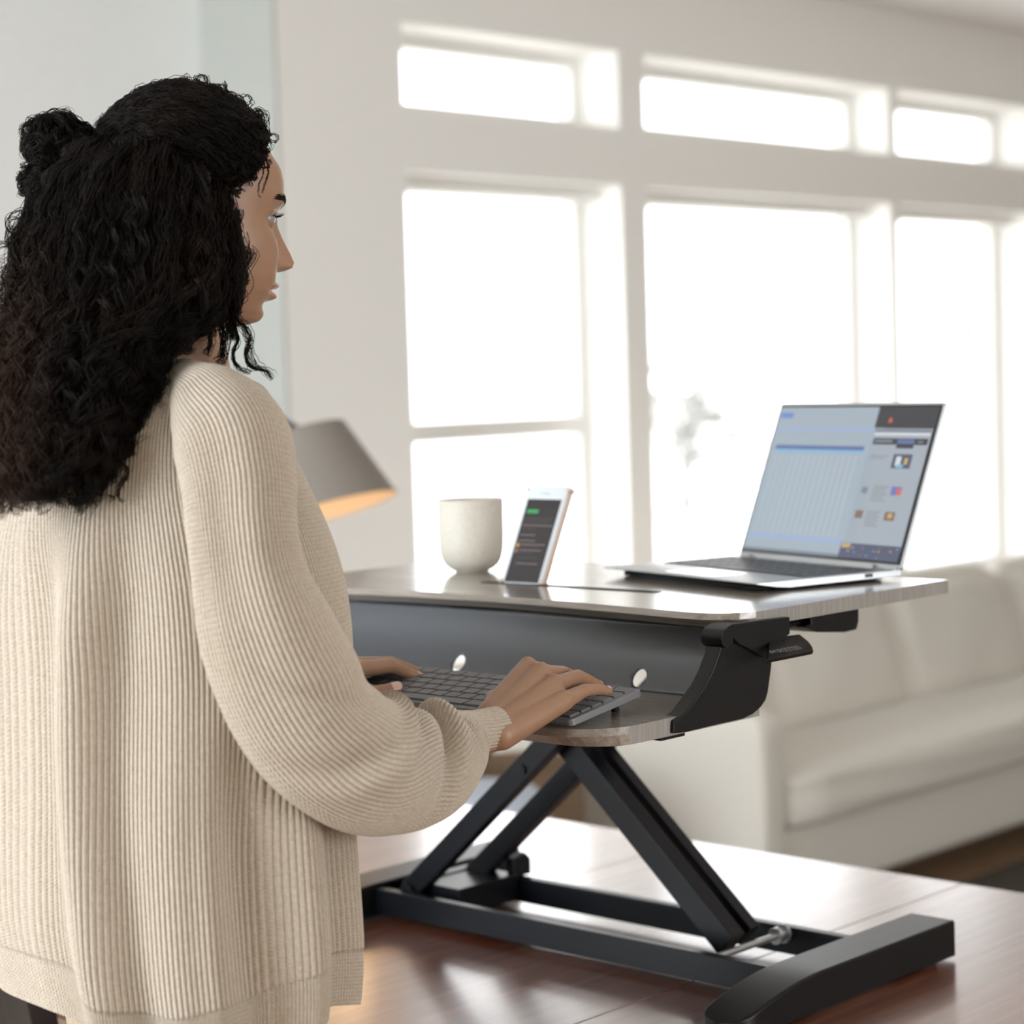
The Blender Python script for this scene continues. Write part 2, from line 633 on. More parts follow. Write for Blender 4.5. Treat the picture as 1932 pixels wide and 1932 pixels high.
COL.objects.link(plo)
plo.location = Matrix.Translation((lampx, lampy, 0)) @ Msh @ Vector((0, 0, .05))

# basket and folded throw seen through the scissor legs -----------------
M_bask = noise_mat('brown_wicker', (0.10, 0.06, 0.035), (0.26, 0.17, 0.10), 90, .8, stretch=(1, 1, 3), bump=.6, bdist=.004)
pb = onz(1010, 1500, 0.10)
bask = empty('basket', (4.04, 3.80, 0), .3, 'brown wicker basket with a black hoop handle on the floor by the sofa arm', 'basket')
bm = bmesh.new()
lathe(bm, [(0, .01), (.15, 0), (.185, .2), (.19, .46), (.182, .46), (.176, .2), (.14, .02), (0, .02)], 40)
from_bm('body', bm, M_bask, bask, smooth=True)
bm = bmesh.new()
pts = [Vector((.187*math.cos(a), 0, .45+.09*math.sin(a))) for a in np.linspace(0, math.pi, 18)]
for a, b in zip(pts[:-1], pts[1:]):
    tube(bm, a, b, .009, .009, 10)
from_bm('handle', bm, M_black_soft, bask, smooth=True)
M_throw = noise_mat('pale_blue_weave', (0.42, 0.47, 0.56), (0.52, 0.57, 0.66), 60, .9, bump=.4, bdist=.003)
pouf = empty('pouf', (3.60, 3.56, 0), 0, 'round pale blue fabric pouf on the floor, seen past the scissor legs', 'pouf')
bm = bmesh.new()
lathe(bm, [(0, .0), (.19, 0), (.215, .03), (.222, .24), (.215, .45), (.19, .485), (.10, .497), (0, .50)], 48)
from_bm('body', bm, M_throw, pouf, smooth=True)
bm = bmesh.new()
lathe(bm, [(.209, .452), (.215, .458), (.209, .464)], 48)
from_bm('piping', bm, M_throw, pouf, smooth=True)

# dark dining chair behind her, just in the corner of the picture -------
ch = empty('dining_chair', (1.775, 2.47, 0), math.radians(180), 'dark walnut dining chair at the table to the left of the woman', 'chair')
bm = bmesh.new()
bx(bm, (-.22, -.22, .43), (.22, .22, .47))
from_bm('seat', bm, M_darkwood, ch, bevel=.01)
for x, y, h in ((-.2, -.2, .43), (-.2, .2, .43)):
    bm = bmesh.new(); tube(bm, (x, y, 0), (x*.95, y*.95, h), .016, .02, 12); from_bm('leg', bm, M_darkwood, ch, smooth=True)
for y in (-.2, .2):
    bm = bmesh.new()
    prism(bm, [(.24, 0), (.20, .44), (.21, .6), (.27, .90), (.31, .90), (.25, .6), (.24, .44), (.28, 0)], 1, y-.028, y+.028)
    from_bm('leg', bm, M_darkwood, ch, bevel=.004)
bm = bmesh.new()
prism(bm, [(.225, .62), (.275, .88), (.295, .88), (.245, .62)], 1, -.18, .18)
from_bm('backrest', bm, M_darkwood, ch, bevel=.004)

# dining table ------------------------------------------------------------
TZ = 0.723
TX0, TX1, TY0, TY1 = 1.60, 2.645, 0.75, 2.95
SEAM = [1.135, 1.615, 2.10]
table = empty('dining_table', ((TX0+TX1)/2, (TY0+TY1)/2, 0), 0, 'glossy reddish cherry-wood dining table with leaf seams', 'table')
cxm, cym = (TX0+TX1)/2, (TY0+TY1)/2
ys = [TY0]+SEAM+[TY1]
for k in range(len(ys)-1):
    box('tabletop_leaf', (TX0-cxm, ys[k]+.0004-cym, TZ-.028), (TX1-cxm, ys[k+1]-.0004-cym, TZ), M_table, table, bevel=.0012)
bm = bmesh.new()
for lo, hi in (((-.44, -1.0, .61), (.44, -.98, .695)), ((-.44, .98, .61), (.44, 1.0, .695)), ((-.44, -.98, .61), (-.42, .98, .695)), ((.42, -.98, .61), (.44, .98, .695))):
    bx(bm, lo, hi)
from_bm('apron', bm, M_table, table, bevel=.002)
for sx in (-1, 1):
    for sy in (-1, 1):
        bm = bmesh.new()
        tube(bm, (sx*.41, sy*.97, 0), (sx*.41, sy*.97, .61), .022, .036, 20)
        from_bm('leg', bm, M_table, table, smooth=True)

# ------------------------------------------------------------------ sit-stand converter on the table
YR, YL = 1.412, 2.215          # right and left ends
XD, XE = 1.915, 2.29            # front (right end) and rear of the worksurface
ZD = 1.1954
conv = empty('standing_desk_converter', (2.08, 1.81, TZ), 0,
             'black scissor-lift sit-stand desk converter with grey woodgrain worksurface and keyboard tray', 'desk converter')
cv = Matrix.Translation((-2.08, -1.81, -TZ))


def cpart(name, bm, m, parent=None, **k):
    bm.transform(cv)
    return from_bm(name, bm, m, parent or conv, **k)


def slab(name, outline, ztop, th, bevel_b, mats):
    """board with a straight edge band and a long chamfer under its front edge"""
    bm = bmesh.new()
    n = len(outline)
    cy = (YR+YL)/2
    T = [bm.verts.new((x, y, ztop)) for x, y, b in outline]
    mid = [bm.verts.new((x-b*.35, y, ztop-th*.42) if b else (x, y, ztop-.0008)) for x, y, b in outline]
    B = [bm.verts.new((x+b, y, ztop-th)) for x, y, b in outline]
    f = bm.faces.new(T); f.material_index = 0
    f = bm.faces.new(B[::-1]); f.material_index = 0
    for i in range(n):
        j = (i+1) % n
        for P, Q in ((T, mid), (mid, B)):
            f = bm.faces.new((P[i], Q[i], Q[j], P[j]))
            f.material_index = 1 if not (outline[i][2] and outline[j][2]) else 0
    return cpart(name, bm, mats)


def board_outline(xf, xr, yr, yl, rad, bow, bev):
    """x front at the ends, bowed back in the middle; corners rounded"""
    o = []
    n = 24
    for i in range(n+1):                       # front edge from right to left
        t = i/n
        y = yr+rad+(yl-yr-2*rad)*t
        x = xf-rad*1.0+bow*math.sin(math.pi*t)**1.2
        o.append((x, y, bev))
    for i in range(1, 8):                      # left front corner
        a = math.pi/2*i/8
        o.append((xf-rad+rad*.9*(1-math.cos(a)), yl-rad+rad*math.sin(a), bev*(1-i/8)))
    o.append((xf, yl, 0))
    o.append((xr, yl, 0))
    o.append((xr, yr, 0))
    o.append((xf, yr, 0))
    for i in range(7, 0, -1):
        a = math.pi/2*i/8
        o.append((xf-rad+rad*.9*(1-math.cos(a)), yr+rad-rad*math.sin(a), bev*(1-i/8)))
    return o


slab('worksurface', board_outline(XD, XE, YR, YL, .055, .03, .012), ZD, .0165, 0, [M_grey, M_edge])
slab('keyboard_tray', board_outline(1.70, 1.90, YR, YL, .07, .0, .012), 1.100, .019, 0, [M_grey, M_edge])
# slot for a tablet or phone in the worksurface
bm = bmesh.new()
prism(bm, rrect(2.003, 1.64, 2.020, 1.93, .005), 2, ZD-.002, ZD+.0006)
cpart('device_slot', bm, M_rubber)
# curved back panel with two cable holes
bm = bmesh.new()
prof = []
for i in range(17):
    t = i/16
    a = math.radians(-12+112*t)
    prof.append((1.872+.030*t+.010*math.sin(math.pi*t), 1.0995+.0765*t))
R2, C2 = 17, 120
grid = [[bm.verts.new((prof[i][0], YR+.004+(YL-YR-.008)*j/C2, prof[i][1])) for j in range(C2+1)] for i in range(R2)]
for i in range(R2-1):
    for j in range(C2):
        bm.faces.new((grid[i][j], grid[i][j+1], grid[i+1][j+1], grid[i+1][j]))
pan = cpart('back_panel', bm, M_skirt, smooth=True)
so = pan.modifiers.new('thick', 'SOLIDIFY'); so.thickness = .002; so.offset = -1


def boolean_cut(o, cutters):
    for c in cutters:
        b = o.modifiers.new('cut', 'BOOLEAN'); b.object = c; b.operation = 'DIFFERENCE'; b.solver = 'EXACT'
    dg = bpy.context.evaluated_depsgraph_get()
    dg.update()
    me = D.meshes.new_from_object(o.evaluated_get(dg))
    o.modifiers.clear()
    o.data = me
    smooth_mesh(me)
    for c in cutters:
        D.objects.remove(c)


hc = []
for px, py in ((862, 1254), (1201, 1282)):
    r = fw+RT*(px-CX)/F-UP*(py-CY)/F
    h = CAM+r*(1.878/r[0])
    bm = bmesh.new(); tube(bm, (1.80, h[1], h[2]+.001), (2.0, h[1], h[2]+.001), .0095, .0095, 24)
    hc.append(cpart('cutter', bm, None))
bpy.context.view_layer.update()
boolean_cut(pan, hc)

# side brackets
bpx = [(1294.7, 1381.7), (1270, 1384), (1271, 1360), (1293, 1345), (1312, 1320), (1330, 1295), (1345, 1265), (1357, 1232), (1360, 1215), (1366, 1195), (1400, 1180), (1440, 1215), (1458, 1242),
       (1454.5, 1272), (1450, 1305), (1445.5, 1321), (1436, 1335), (1421, 1348), (1403, 1356.5), (1360, 1366)]
bpts = [(float(ony(a, b, YR-.004)[0]), float(ony(a, b, YR-.004)[2])) for a, b in bpx]
bpts[0] = (bpts[0][0], min(bpts[0][1], 1.083))
brk = []
for y0, y1 in ((YR-.004, YR+.016), (YL-.016, YL+.004)):
    bm = bmesh.new()
    prism(bm, bpts, 1, y0, y1)
    brk.append(cpart('side_bracket', bm, M_black_soft, bevel=.0018))
# pivot knobs and release levers
pv = ony(1370, 1204, YR-.008)
lev_poly = [(1366, 1187), (1380, 1178), (1489, 1164), (1489, 1196), (1480, 1203), (1452, 1240), (1440, 1240), (1420, 1228), (1392, 1214)]
LA, LBp = ony(1482, 1200, YR-.004), ony(1516, 1195, YR-.004)
LC, LD_ = ony(1543, 1226, YR-.045), ony(1447, 1245, YR-.045)
for sgn, yy, bk in ((-1, YR, brk[0]), (1, YL, brk[1])):
    def my(p):
        return (p[0], yy+(p[1]-YR) if sgn < 0 else yy-(p[1]-YR), p[2])
    bm = bmesh.new()
    tube(bm, my((pv[0], YR-.010, pv[2])), my((pv[0], YR+.018, pv[2])), .0105, .0105, 28)
    cpart('pivot_cap', bm, M_black_soft, bk, bevel=.0008)
    bm = bmesh.new()
    pp = [(float(ony(a, b, YR-.008)[0]), float(ony(a, b, YR-.008)[2])) for a, b in lev_poly]
    ya, yb = sorted((my((0, YR-.009, 0))[1], my((0, YR+.02, 0))[1]))
    prism(bm, pp, 1, ya, yb)
    # the thumb paddle: a sloping rounded plate
    A, B, Cc, Dd = (np.array(my(v)) for v in (LA+np.array([-.03, 0, 0.001]), LBp, LC, LD_))
    nU, nV = 14, 6
    def pad(u, v):
        top_ = A+(B-A)*u
        bot = Dd+(Cc-Dd)*u
        p = top_+(bot-top_)*v
        cr = 0.0
        if u > .82 and (v > .6 or v < .3):
            q = (u-.82)/.18
            e = (v-.6)/.4 if v > .6 else (.3-v)/.3
            p = p-(B-A)/np.linalg.norm(B-A)*.008*q*e
        p = p+np.array([0, 0, -.003])*math.sin(math.pi*v)
        return p
    nrm = np.cross(B-A, Dd-A); nrm /= np.linalg.norm(nrm)
    if nrm[2] < 0: nrm = -nrm
    up_, dn_ = [], []
    for i in range(nU+1):
        up_.append([bm.verts.new(pad(i/nU, j/nV)) for j in range(nV+1)])
        dn_.append([bm.verts.new(pad(i/nU, j/nV)-nrm*.0045) for j in range(nV+1)])
    for i in range(nU):
        for j in range(nV):
            bm.faces.new((up_[i][j], up_[i+1][j], up_[i+1][j+1], up_[i][j+1]))
            bm.faces.new((dn_[i][j], dn_[i][j+1], dn_[i+1][j+1], dn_[i+1][j]))
    for i in range(nU):
        bm.faces.new((up_[i][0], dn_[i][0], dn_[i+1][0], up_[i+1][0]))
        bm.faces.new((up_[i][nV], up_[i+1][nV], dn_[i+1][nV], dn_[i][nV]))
    for j in range(nV):
        bm.faces.new((up_[0][j], up_[0][j+1], dn_[0][j+1], dn_[0][j]))
        bm.faces.new((up_[nU][j], dn_[nU][j], dn_[nU][j+1], up_[nU][j+1]))
    cpart('release_lever', bm, M_black_soft, bk, bevel=.0008)
    if sgn < 0:
        # the maker's name along the paddle
        cu = D.curves.new('lettering', 'FONT'); cu.body = 'ergotron'; cu.size = .019; cu.extrude = .0001
        cu.align_x = 'CENTER'; cu.align_y = 'CENTER'
        to = D.objects.new('tmp', cu); COL.objects.link(to)
        dg = bpy.context.evaluated_depsgraph_get()
        tm = D.meshes.new_from_object(to.evaluated_get(dg)); D.objects.remove(to)
        ex_ = (LC-LD_); ex_ /= np.linalg.norm(ex_)
        ey_ = np.cross(nrm, ex_)
        oc = ony(1480, 1222, YR-.028)
        # drop the centre on to the plate
        t_ = np.dot(A-CAM, nrm)/np.dot(oc-CAM, nrm)
        oc = CAM+(oc-CAM)*t_ + nrm*.0006 + np.array([0, 0, -.0025])
        Mx = Matrix(((ex_[0]*.8, ey_[0], nrm[0], oc[0]), (ex_[1]*.8, ey_[1], nrm[1], oc[1]), (ex_[2]*.8, ey_[2], nrm[2], oc[2]), (0, 0, 0, 1)))
        tm.transform(cv @ Mx)
        link('lettering', tm, mat('grey_print', (.16, .16, .17), .4), bk)
# underside: cross bar, spring housings
bm = bmesh.new()
def upx(pts, Y): return [(float(ony(a, b, Y)[0]), float(ony(a, b, Y)[2])) for a, b in pts]
prism(bm, upx([(1530, 1150), (1621, 1140), (1621, 1172), (1617, 1188), (1595, 1193), (1545, 1193), (1519, 1184), (1521, 1179), (1530, 1178)], YR+.045), 1, YR+.045, YR+.16)
cpart('height_mechanism_housing', bm, M_black_soft, bevel=.002)
bm = bmesh.new()
prism(bm, upx([(1400, 1160), (1500, 1158), (1500, 1180), (1400, 1190)], YR+.06), 1, YR+.06, YR+.12)
prism(bm, upx([(1439, 1160), (1484, 1157), (1484, 1200), (1478, 1204), (1439, 1196)], YR+.024), 1, YR+.024, YR+.06)
tube(bm, (1.95, YR+.06, 1.163), (2.06, YR+.06, 1.163), .004, .004, 12)
bx(bm, (1.96, YR+.10, 1.160), (1.99, YL-.10, 1.1735))
cpart('under_rail', bm, M_black_soft, bevel=.0008)
bm = bmesh.new()
bx(bm, (1.70, YR+.03, 1.074), (1.86, YR+.06, 1.081))
bx(bm, (1.735, YR+.004, 1.0765), (1.775, YR+.034, 1.081))
cpart('tray_rail', bm, M_black_soft, bevel=.001)
bm = bmesh.new()
bx(bm, (1.70, YL-.06, 1.074), (1.86, YL-.03, 1.081))
cpart('tray_rail', bm, M_black_soft, bevel=.001)
# scissor arms: rectangular tubes in planes of constant x
def arm(x, w_, ya, za, yb, zb, h):
    a, b = Vector((0, ya, za)), Vector((0, yb, zb))
    d = (b-a).normalized()
    n = Vector((0, -d.z, d.y))*h/2
    bm = bmesh.new()
    prism(bm, [((a-n).y, (a-n).z), ((b-n).y, (b-n).z), ((b+n).y, (b+n).z), ((a+n).y, (a+n).z)], 0, x-w_/2, x+w_/2)
    return cpart('scissor_arm', bm, M_black, bevel=.0015)
TA = 1.165
arm(2.042, .020, 2.112, .762, 2.112-1.15*(TA-.762), TA, .030)
arm(2.152, .020, 2.100, .762, 2.100-1.15*(TA-.762), TA, .030)
arm(2.074, .026, 1.590, .762, 1.590+1.13*(TA-.762), TA, .034)
arm(2.122, .020, 1.600, .762, 1.600+1.13*(TA-.762), TA, .030)
# axles and bolts
bm = bmesh.new()
tube(bm, (2.03, 1.582, .757), (2.178, 1.582, .757), .0045, .0045, 14)
tube(bm, (2.150, 1.582, .757), (2.158, 1.582, .757), .0105, .0105, 20)
tube(bm, (2.166, 1.582, .757), (2.170, 1.582, .757), .012, .012, 20)
cpart('axle', bm, M_alu, bevel=.0005)
bm = bmesh.new()
tube(bm, (2.025, 2.108, .762), (2.17, 2.108, .762), .012, .012, 16)
cpart('crossbar', bm, M_black, bevel=.0005)
bm = bmesh.new()
tube(bm, (2.03, 2.04, 1.165), (2.17, 2.04, 1.165), .008, .008, 16)
cpart('crossbar', bm, M_black, bevel=.0005)
bm = bmesh.new()
r = fw+RT*(985-CX)/F-UP*(1452-CY)/F
h = CAM+r*(2.031/r[0])
tube(bm, (2.028, h[1], h[2]), (2.034, h[1], h[2]), .0065, .0065, 20)
tube(bm, (2.0275, h[1], h[2]), (2.029, h[1], h[2]), .0025, .0025, 6)
cpart('bolt', bm, M_black, bevel=.0005)
# base rails, cover plate, feet
bm = bmesh.new(); bx(bm, (2.008, 1.43, .731), (2.022, 2.19, .7655)); bx(bm, (2.012, 1.43, .731), (2.055, 2.19, .734))
cpart('base_rail', bm, M_black, bevel=.002)
bm = bmesh.new(); bx(bm, (2.170, 1.43, .731), (2.186, 2.19, .7655))
cpart('base_rail', bm, M_black, bevel=.002)
bm = bmesh.new(); bx(bm, (2.05, 2.03, .735), (2.168, 2.13, .772))
prism(bm, [(2.165, .765), (2.20, .765), (2.20, .787), (2.19, .797), (2.165, .792)], 1, 2.035, 2.05)
cpart('spring_bracket', bm, M_black, bevel=.002)
for y0, y1, inner in ((1.417, 1.482, 1), (2.15, 2.215, -1)):
    n = 22
    bm = bmesh.new()
    rows = []
    xf, xr = 1.858, 2.300
    for i in range(n+1):
        t = i/n
        x = xf+(xr-xf)*(t**1.5)
        q = min(1, (x-xf)/.16)
        zt = .7535+(.7715-.7535)*math.sin(q*math.pi/2)**1.0 if q < 1 else .7715
        zt = .745 + (.7715-.745)*math.sin(q*math.pi/2)
        rr_ = .030
        e = max(0, 1-(x-xf)/rr_)
        ins = rr_*(1-math.sqrt(max(0, 1-e*e)))
        rows.append([(x, y0+ins, .727), (x, y1-ins, .727), (x, y1-ins, zt-.002), (x, y1-ins-.002, zt), (x, y0+ins+.002, zt), (x, y0+ins, zt-.002)])
    V = [[bm.verts.new(p) for p in rw] for rw in rows]
    for i in range(n):
        for j in range(6):
            bm.faces.new((V[i][j], V[i+1][j], V[i+1][(j+1) % 6], V[i][(j+1) % 6]))
    bm.faces.new(V[0]); bm.faces.new(V[-1][::-1])
    ft = cpart('foot', bm, M_black_soft, bevel=.0012)
    for xa in (1.88, 2.24):
        bm = bmesh.new()
        bx(bm, (xa, y0+.008, TZ), (xa+.03, y1-.008, .728))
        cpart('rubber_pad', bm, M_rubber, ft)

# ------------------------------------------------------------------ keyboard on the tray
M_kb = mat('silver_grey_keyboard_shell', (.20, .20, .21), .42, metal=.3)
M_key = noise_mat('dark_grey_key', (.13, .13, .14), (.15, .15, .16), 300, .5)
kb = empty('keyboard', (1.640, 1.455, 1.1005), 0, 'slim dark grey computer keyboard on the woodgrain tray under her hands', 'keyboard')
tilt = Matrix.Rotation(-math.radians(8.5), 4, 'Y')
KW, KD = .365, .116
bm = bmesh.new()
prism(bm, rrect(0, 0, KD, KW, .006), 2, .0005, .0085, M=tilt)
from_bm('shell', bm, M_kb, kb, bevel=.0012)
for y in (.03, KW-.05):
    bm = bmesh.new()
    tube(bm, tilt @ Vector((KD-.012, y, 0)), Vector((KD-.012, y, .0003)), .0045, .0045, 12)
    from_bm('rubber_foot', bm, M_rubber, kb)
keymesh = {}


def key(parent, x, y, w_, d, M, zt, h, m, cache):
    k = round(w_, 4)
    if k not in cache:
        bm = bmesh.new()
        prism(bm, rrect(0, 0, d, w_, .0012, 2), 2, 0, h*.6)
        prism(bm, rrect(.0006, .0006, d-.0006, w_-.0006, .0012, 2), 2, h*.6, h)
        me = D.meshes.new('key'); bmesh.ops.recalc_face_normals(bm, faces=bm.faces); bm.to_mesh(me); bm.free()
        me.materials.append(m)
        cache[k] = me
    o = D.objects.new('key', cache[k]); COL.objects.link(o); o.parent = parent
    o.matrix_local = M @ Matrix.Translation((x, y, zt))


rows = [[1.25, 1.25, 1.25, 6.3, 1.25, 1.25, 1, 1, 1, 2.2], [2.2]+[1]*10+[2.3, 1, 1.25], [1.7]+[1]*11+[2.1, 1, .95], [1.4]+[1]*12+[1.4, 1, .95], [1]*13+[1.8, 1, .95], [1]*16]
for i, rw in enumerate(rows):
    u_ = (KW-.010)/sum(rw)
    y = .005
    for k_ in rw[::-1]:
        key(kb, .006+i*.0177, y+.0009, round(k_*u_-.0018, 4), .0155, tilt, .0085, .0022, M_key, keymesh)
        y += k_*u_

# ------------------------------------------------------------------ laptop
lp0 = onz(1427, 1120, ZD)
lr = onz(1710, 1095, ZD); ll = onz(1135, 1090, ZD)
la = math.atan2(lr[1]-lp0[1], lr[0]-lp0[0])*.5+(math.atan2(ll[1]-lp0[1], ll[0]-lp0[0])-math.pi/2)*.5
lap = empty('laptop', (lp0[0], lp0[1], ZD+.0007), la, 'silver convertible laptop open on the converter, its screen showing a spreadsheet beside a web page', 'laptop')
LW, LDp = .328, .223
M_lap = mat('silver_laptop_aluminium', (.50, .52, .54), .33, metal=.75)
bm = bmesh.new()
prof = [(.001, .0095), (0, .0105), (.004, .0112), (LDp-.002, .0118), (LDp, .0105), (LDp, .004), (.05, .0025), (.03, .0045)]
prism(bm, prof, 1, 0, LW)
from_bm('base', bm, M_lap, lap, bevel=.0012)
bm = bmesh.new()
bx(bm, (.02, .02, 0), (.035, LW-.02, .0055))
from_bm('rubber_foot', bm, M_rubber, lap)
bm = bmesh.new()
bx(bm, (LDp-.03, .02, 0), (LDp-.015, LW-.02, .006))
from_bm('rubber_foot', bm, M_rubber, lap)
sl = math.atan2(.0006, LDp)
deck = Matrix.Translation((0, 0, .0113)) @ Matrix.Rotation(-sl, 4, 'Y')
bm = bmesh.new(); prism(bm, rrect(.012, .10, .072, .208, .003), 2, 0, .0004, M=deck)
from_bm('touchpad', bm, mat('touchpad_glass', (.55, .56, .58), .22, metal=.5), lap)
lk = {}
M_lkey = mat('grey_laptop_key', (.06, .062, .068), .4)
for i in range(6):
    cols = 14 if i else 6
    rw = [1]*14 if i else [1.3, 1.2, 1.2, 5.2, 1.2, 1.2, 1.3, 1.3]
    u_ = (LW-.03)/sum(rw)
    y = .015
    for k_ in rw:
        key(lap, .085+i*.0185, y+.0012, round(k_*u_-.0024, 4), .0155, deck, .0004, .0009, M_lkey, lk)
        y += k_*u_
bm = bmesh.new()
bx(bm, (LDp-.058, -.0005, .006), (LDp-.046, .002, .0105))
from_bm('usb_port', bm, mat('port_dark', (.01, .01, .01), .3), lap)
bm = bmesh.new()
prism(bm, rrect(LDp-.10, .006, LDp-.085, .009, .001, 3), 1, -.0004, .002)
from_bm('power_button', bm, M_lap, lap)
# screen: find the tilt from where its top corner appears
hx, hz = LDp-.003, .0115
Lm = Matrix.Translation(lap.location) @ Matrix.Rotation(la, 4, 'Z')
Rc = np.array(Lm @ Vector((hx, 0, hz)))
best = None
for k in range(60, 130):
    for hgt in (.20, .203, .206, .209, .212, .215, .218):
        a = math.radians(k)
        p = np.array(Lm @ Vector((hx-math.cos(a)*hgt, 0, hz+math.sin(a)*hgt)))
        d = p-CAM; z = d@fw
        e = (CX+F*(d@RT)/z-1786)**2+(CY-F*(d@UP)/z-746)**2
        if best is None or e < best[0]: best = (e, a, hgt)
print('laptop screen', best)
sa, SH = best[1], best[2]
scr = Matrix.Translation((hx, 0, hz)) @ Matrix.Rotation(-(sa-math.pi/2) , 4, 'Y')
# in screen space: z up the screen, x backwards; the display faces -x
scr = Matrix.Translation((hx, 0, hz)) @ Matrix(((math.sin(sa), 0, -math.cos(sa), 0), (0, 1, 0, 0), (math.cos(sa), 0, math.sin(sa), 0), (0, 0, 0, 1)))
bm = bmesh.new(); prism(bm, rrect(0, 0, LW, SH, .004), 0, .0006, .0055, M=scr)
lid = from_bm('lid', bm, M_lap, lap, bevel=.0008)
bm = bmesh.new()
bx(bm, (-.006, .045, -.006), (.004, LW-.045, .0035), M=scr)
bx(bm, (-.003, .006, -.006), (.003, .028, .003), M=scr)
bx(bm, (-.003, LW-.028, -.006), (.003, LW-.006, .003), M=scr)
from_bm('hinge_bar', bm, M_lap, lap, bevel=.001)


def emat(name, c, s=1.0):
    m = mat(name, (0.01, 0.01, 0.01), .12, emit=c, estr=s*.70)
    return m


cols = {'bezel': mat('black_bezel', (.01, .01, .012), .15), 'page': emat('lit_page', (.40, .475, .54), .82), 'side': emat('lit_side_page', (.40, .45, .51), .82),
        'dark': emat('lit_dark', (.035, .036, .045)), 'blue': emat('lit_blue', (.13, .23, .55)), 'line': emat('lit_line', (.29, .38, .66)),
        'head': emat('lit_head', (.10, .15, .32)), 'cyan': emat('lit_cyan', (.22, .42, .6)), 'cell': emat('lit_cell', (.32, .40, .46)), 'cell2': emat('lit_cell_b', (.37, .43, .5)),
        'red': emat('lit_red', (.6, .12, .07)), 'mid': emat('lit_mid', (.18, .21, .25)), 'wall': emat('lit_wallpaper', (.07, .085, .14)), 'gold': emat('lit_gold', (.5, .36, .14)),
        'white': emat('lit_white', (.6, .62, .65)), 'txt': emat('lit_text', (.24, .26, .28)), 'green': emat('lit_green', (.02, .36, .09)), 'brown': emat('lit_brown', (.2, .13, .1)), 'violet': emat('lit_violet', (.16, .16, .42)),
        'ph_black': emat('lit_phone_black', (.012, .010, .012)), 'ptxt': emat('lit_phone_text', (.20, .16, .16)), 'pdim': emat('lit_phone_dim', (.055, .045, .048)), 'orange': emat('lit_orange', (.5, .25, .05)), 'ph_white': mat('white_phone_glass', (.62, .66, .69), .2)}
ckeys = list(cols)


def display(name, parent, Mx, W, H, rects, base='bezel'):
    """rects: (u0, v0, u1, v1, colour, layer) in fractions, u from the left, v from the top"""
    bm = bmesh.new()
    for u0_, v0_, u1_, v1_, c, ly in [(0, 0, 1, 1, base, 0)]+rects:
        x = -.00012*(ly+1)
        vs = [bm.verts.new(Mx @ Vector((x, W*(1-u), H*(1-v)))) for u, v in ((u0_, v0_), (u0_, v1_), (u1_, v1_), (u1_, v0_))]
        f = bm.faces.new(vs)
        f.material_index = ckeys.index(c)
    me = D.meshes.new(name); bm.to_mesh(me); bm.free()
    return link(name, me, [cols[c] for c in ckeys], parent)


R = [(.006, .012, .70, .985, 'page', 1), (.64, .15, .985, .93, 'side', 1), (.64, .012, .994, .148, 'dark', 2)]
R += [(.715, .085, .735, .115, 'red', 3), (.02, .05, .10, .085, 'blue', 2), (.50, .04, .60, .05, 'cell', 2)]
R += [(.02, .155, .635, .168, 'line', 2), (.62, .168, .623, .90, 'line', 2), (.02, .875, .628, .893, 'line', 2)]
R += [(.06, .225, .24, .235, 'cell', 2), (.04, .27, .61, .297, 'head', 2), (.04, .297, .61, .318, 'cyan', 2)]
for c in range(15):
    R.append((.05+c*.037, .33, .05+c*.037+.017, .865, 'cell2', 2))
for rr_ in range(24):
    R.append((.045, .335+rr_*.022, .16, .335+rr_*.022+.006, 'cell', 3))
R += [(.65, .155, .98, .175, 'mid', 2), (.65, .18, .98, .195, 'white', 2), (.655, .215, .975, .255, 'dark', 3), (.665, .228, .77, .24, 'txt', 4), (.80, .222, .90, .25, 'head', 4), (.80, .255, .90, .278, 'dark', 3), (.92, .232, .95, .24, 'txt', 4)]
R += [(.66, .325, .77, .332, 'txt', 2), (.66, .34, .75, .347, 'txt', 2), (.80, .315, .91, .405, 'wall', 3), (.82, .33, .85, .39, 'white', 4), (.87, .34, .89, .38, 'gold', 4), (.83, .38, .87, .402, 'cyan', 5)]
R += [(.665, .53, .70, .57, 'mid', 3), (.84, .52, .90, .575, 'violet', 3), (.875, .53, .90, .575, 'red', 4), (.665, .68, .71, .73, 'brown', 3), (.84, .68, .90, .735, 'brown', 3), (.86, .69, .885, .72, 'gold', 4)]
for k in range(7):
    R.append((.73, .52+k*.015, .82-.01*(k % 3), .527+k*.015, 'txt', 2))
    R.append((.73, .68+k*.015, .81-.012*(k % 2), .687+k*.015, 'txt', 2))
R += [(.63, .89, .985, .985, 'wall', 3), (.635, .893, .69, .92, 'gold', 4)]
for k in range(16):
    a, b = random.uniform(.66, .97), random.uniform(.90, .97)
    R.append((a, b, a+.012, b+.010, ('violet', 'brown', 'blue', 'orange')[k % 4], 5))
R += [(.006, .965, .63, .985, 'mid', 4)]
display('screen', lid, scr @ Matrix.Translation((0, .003, .006)), LW-.006, SH-.010, R)

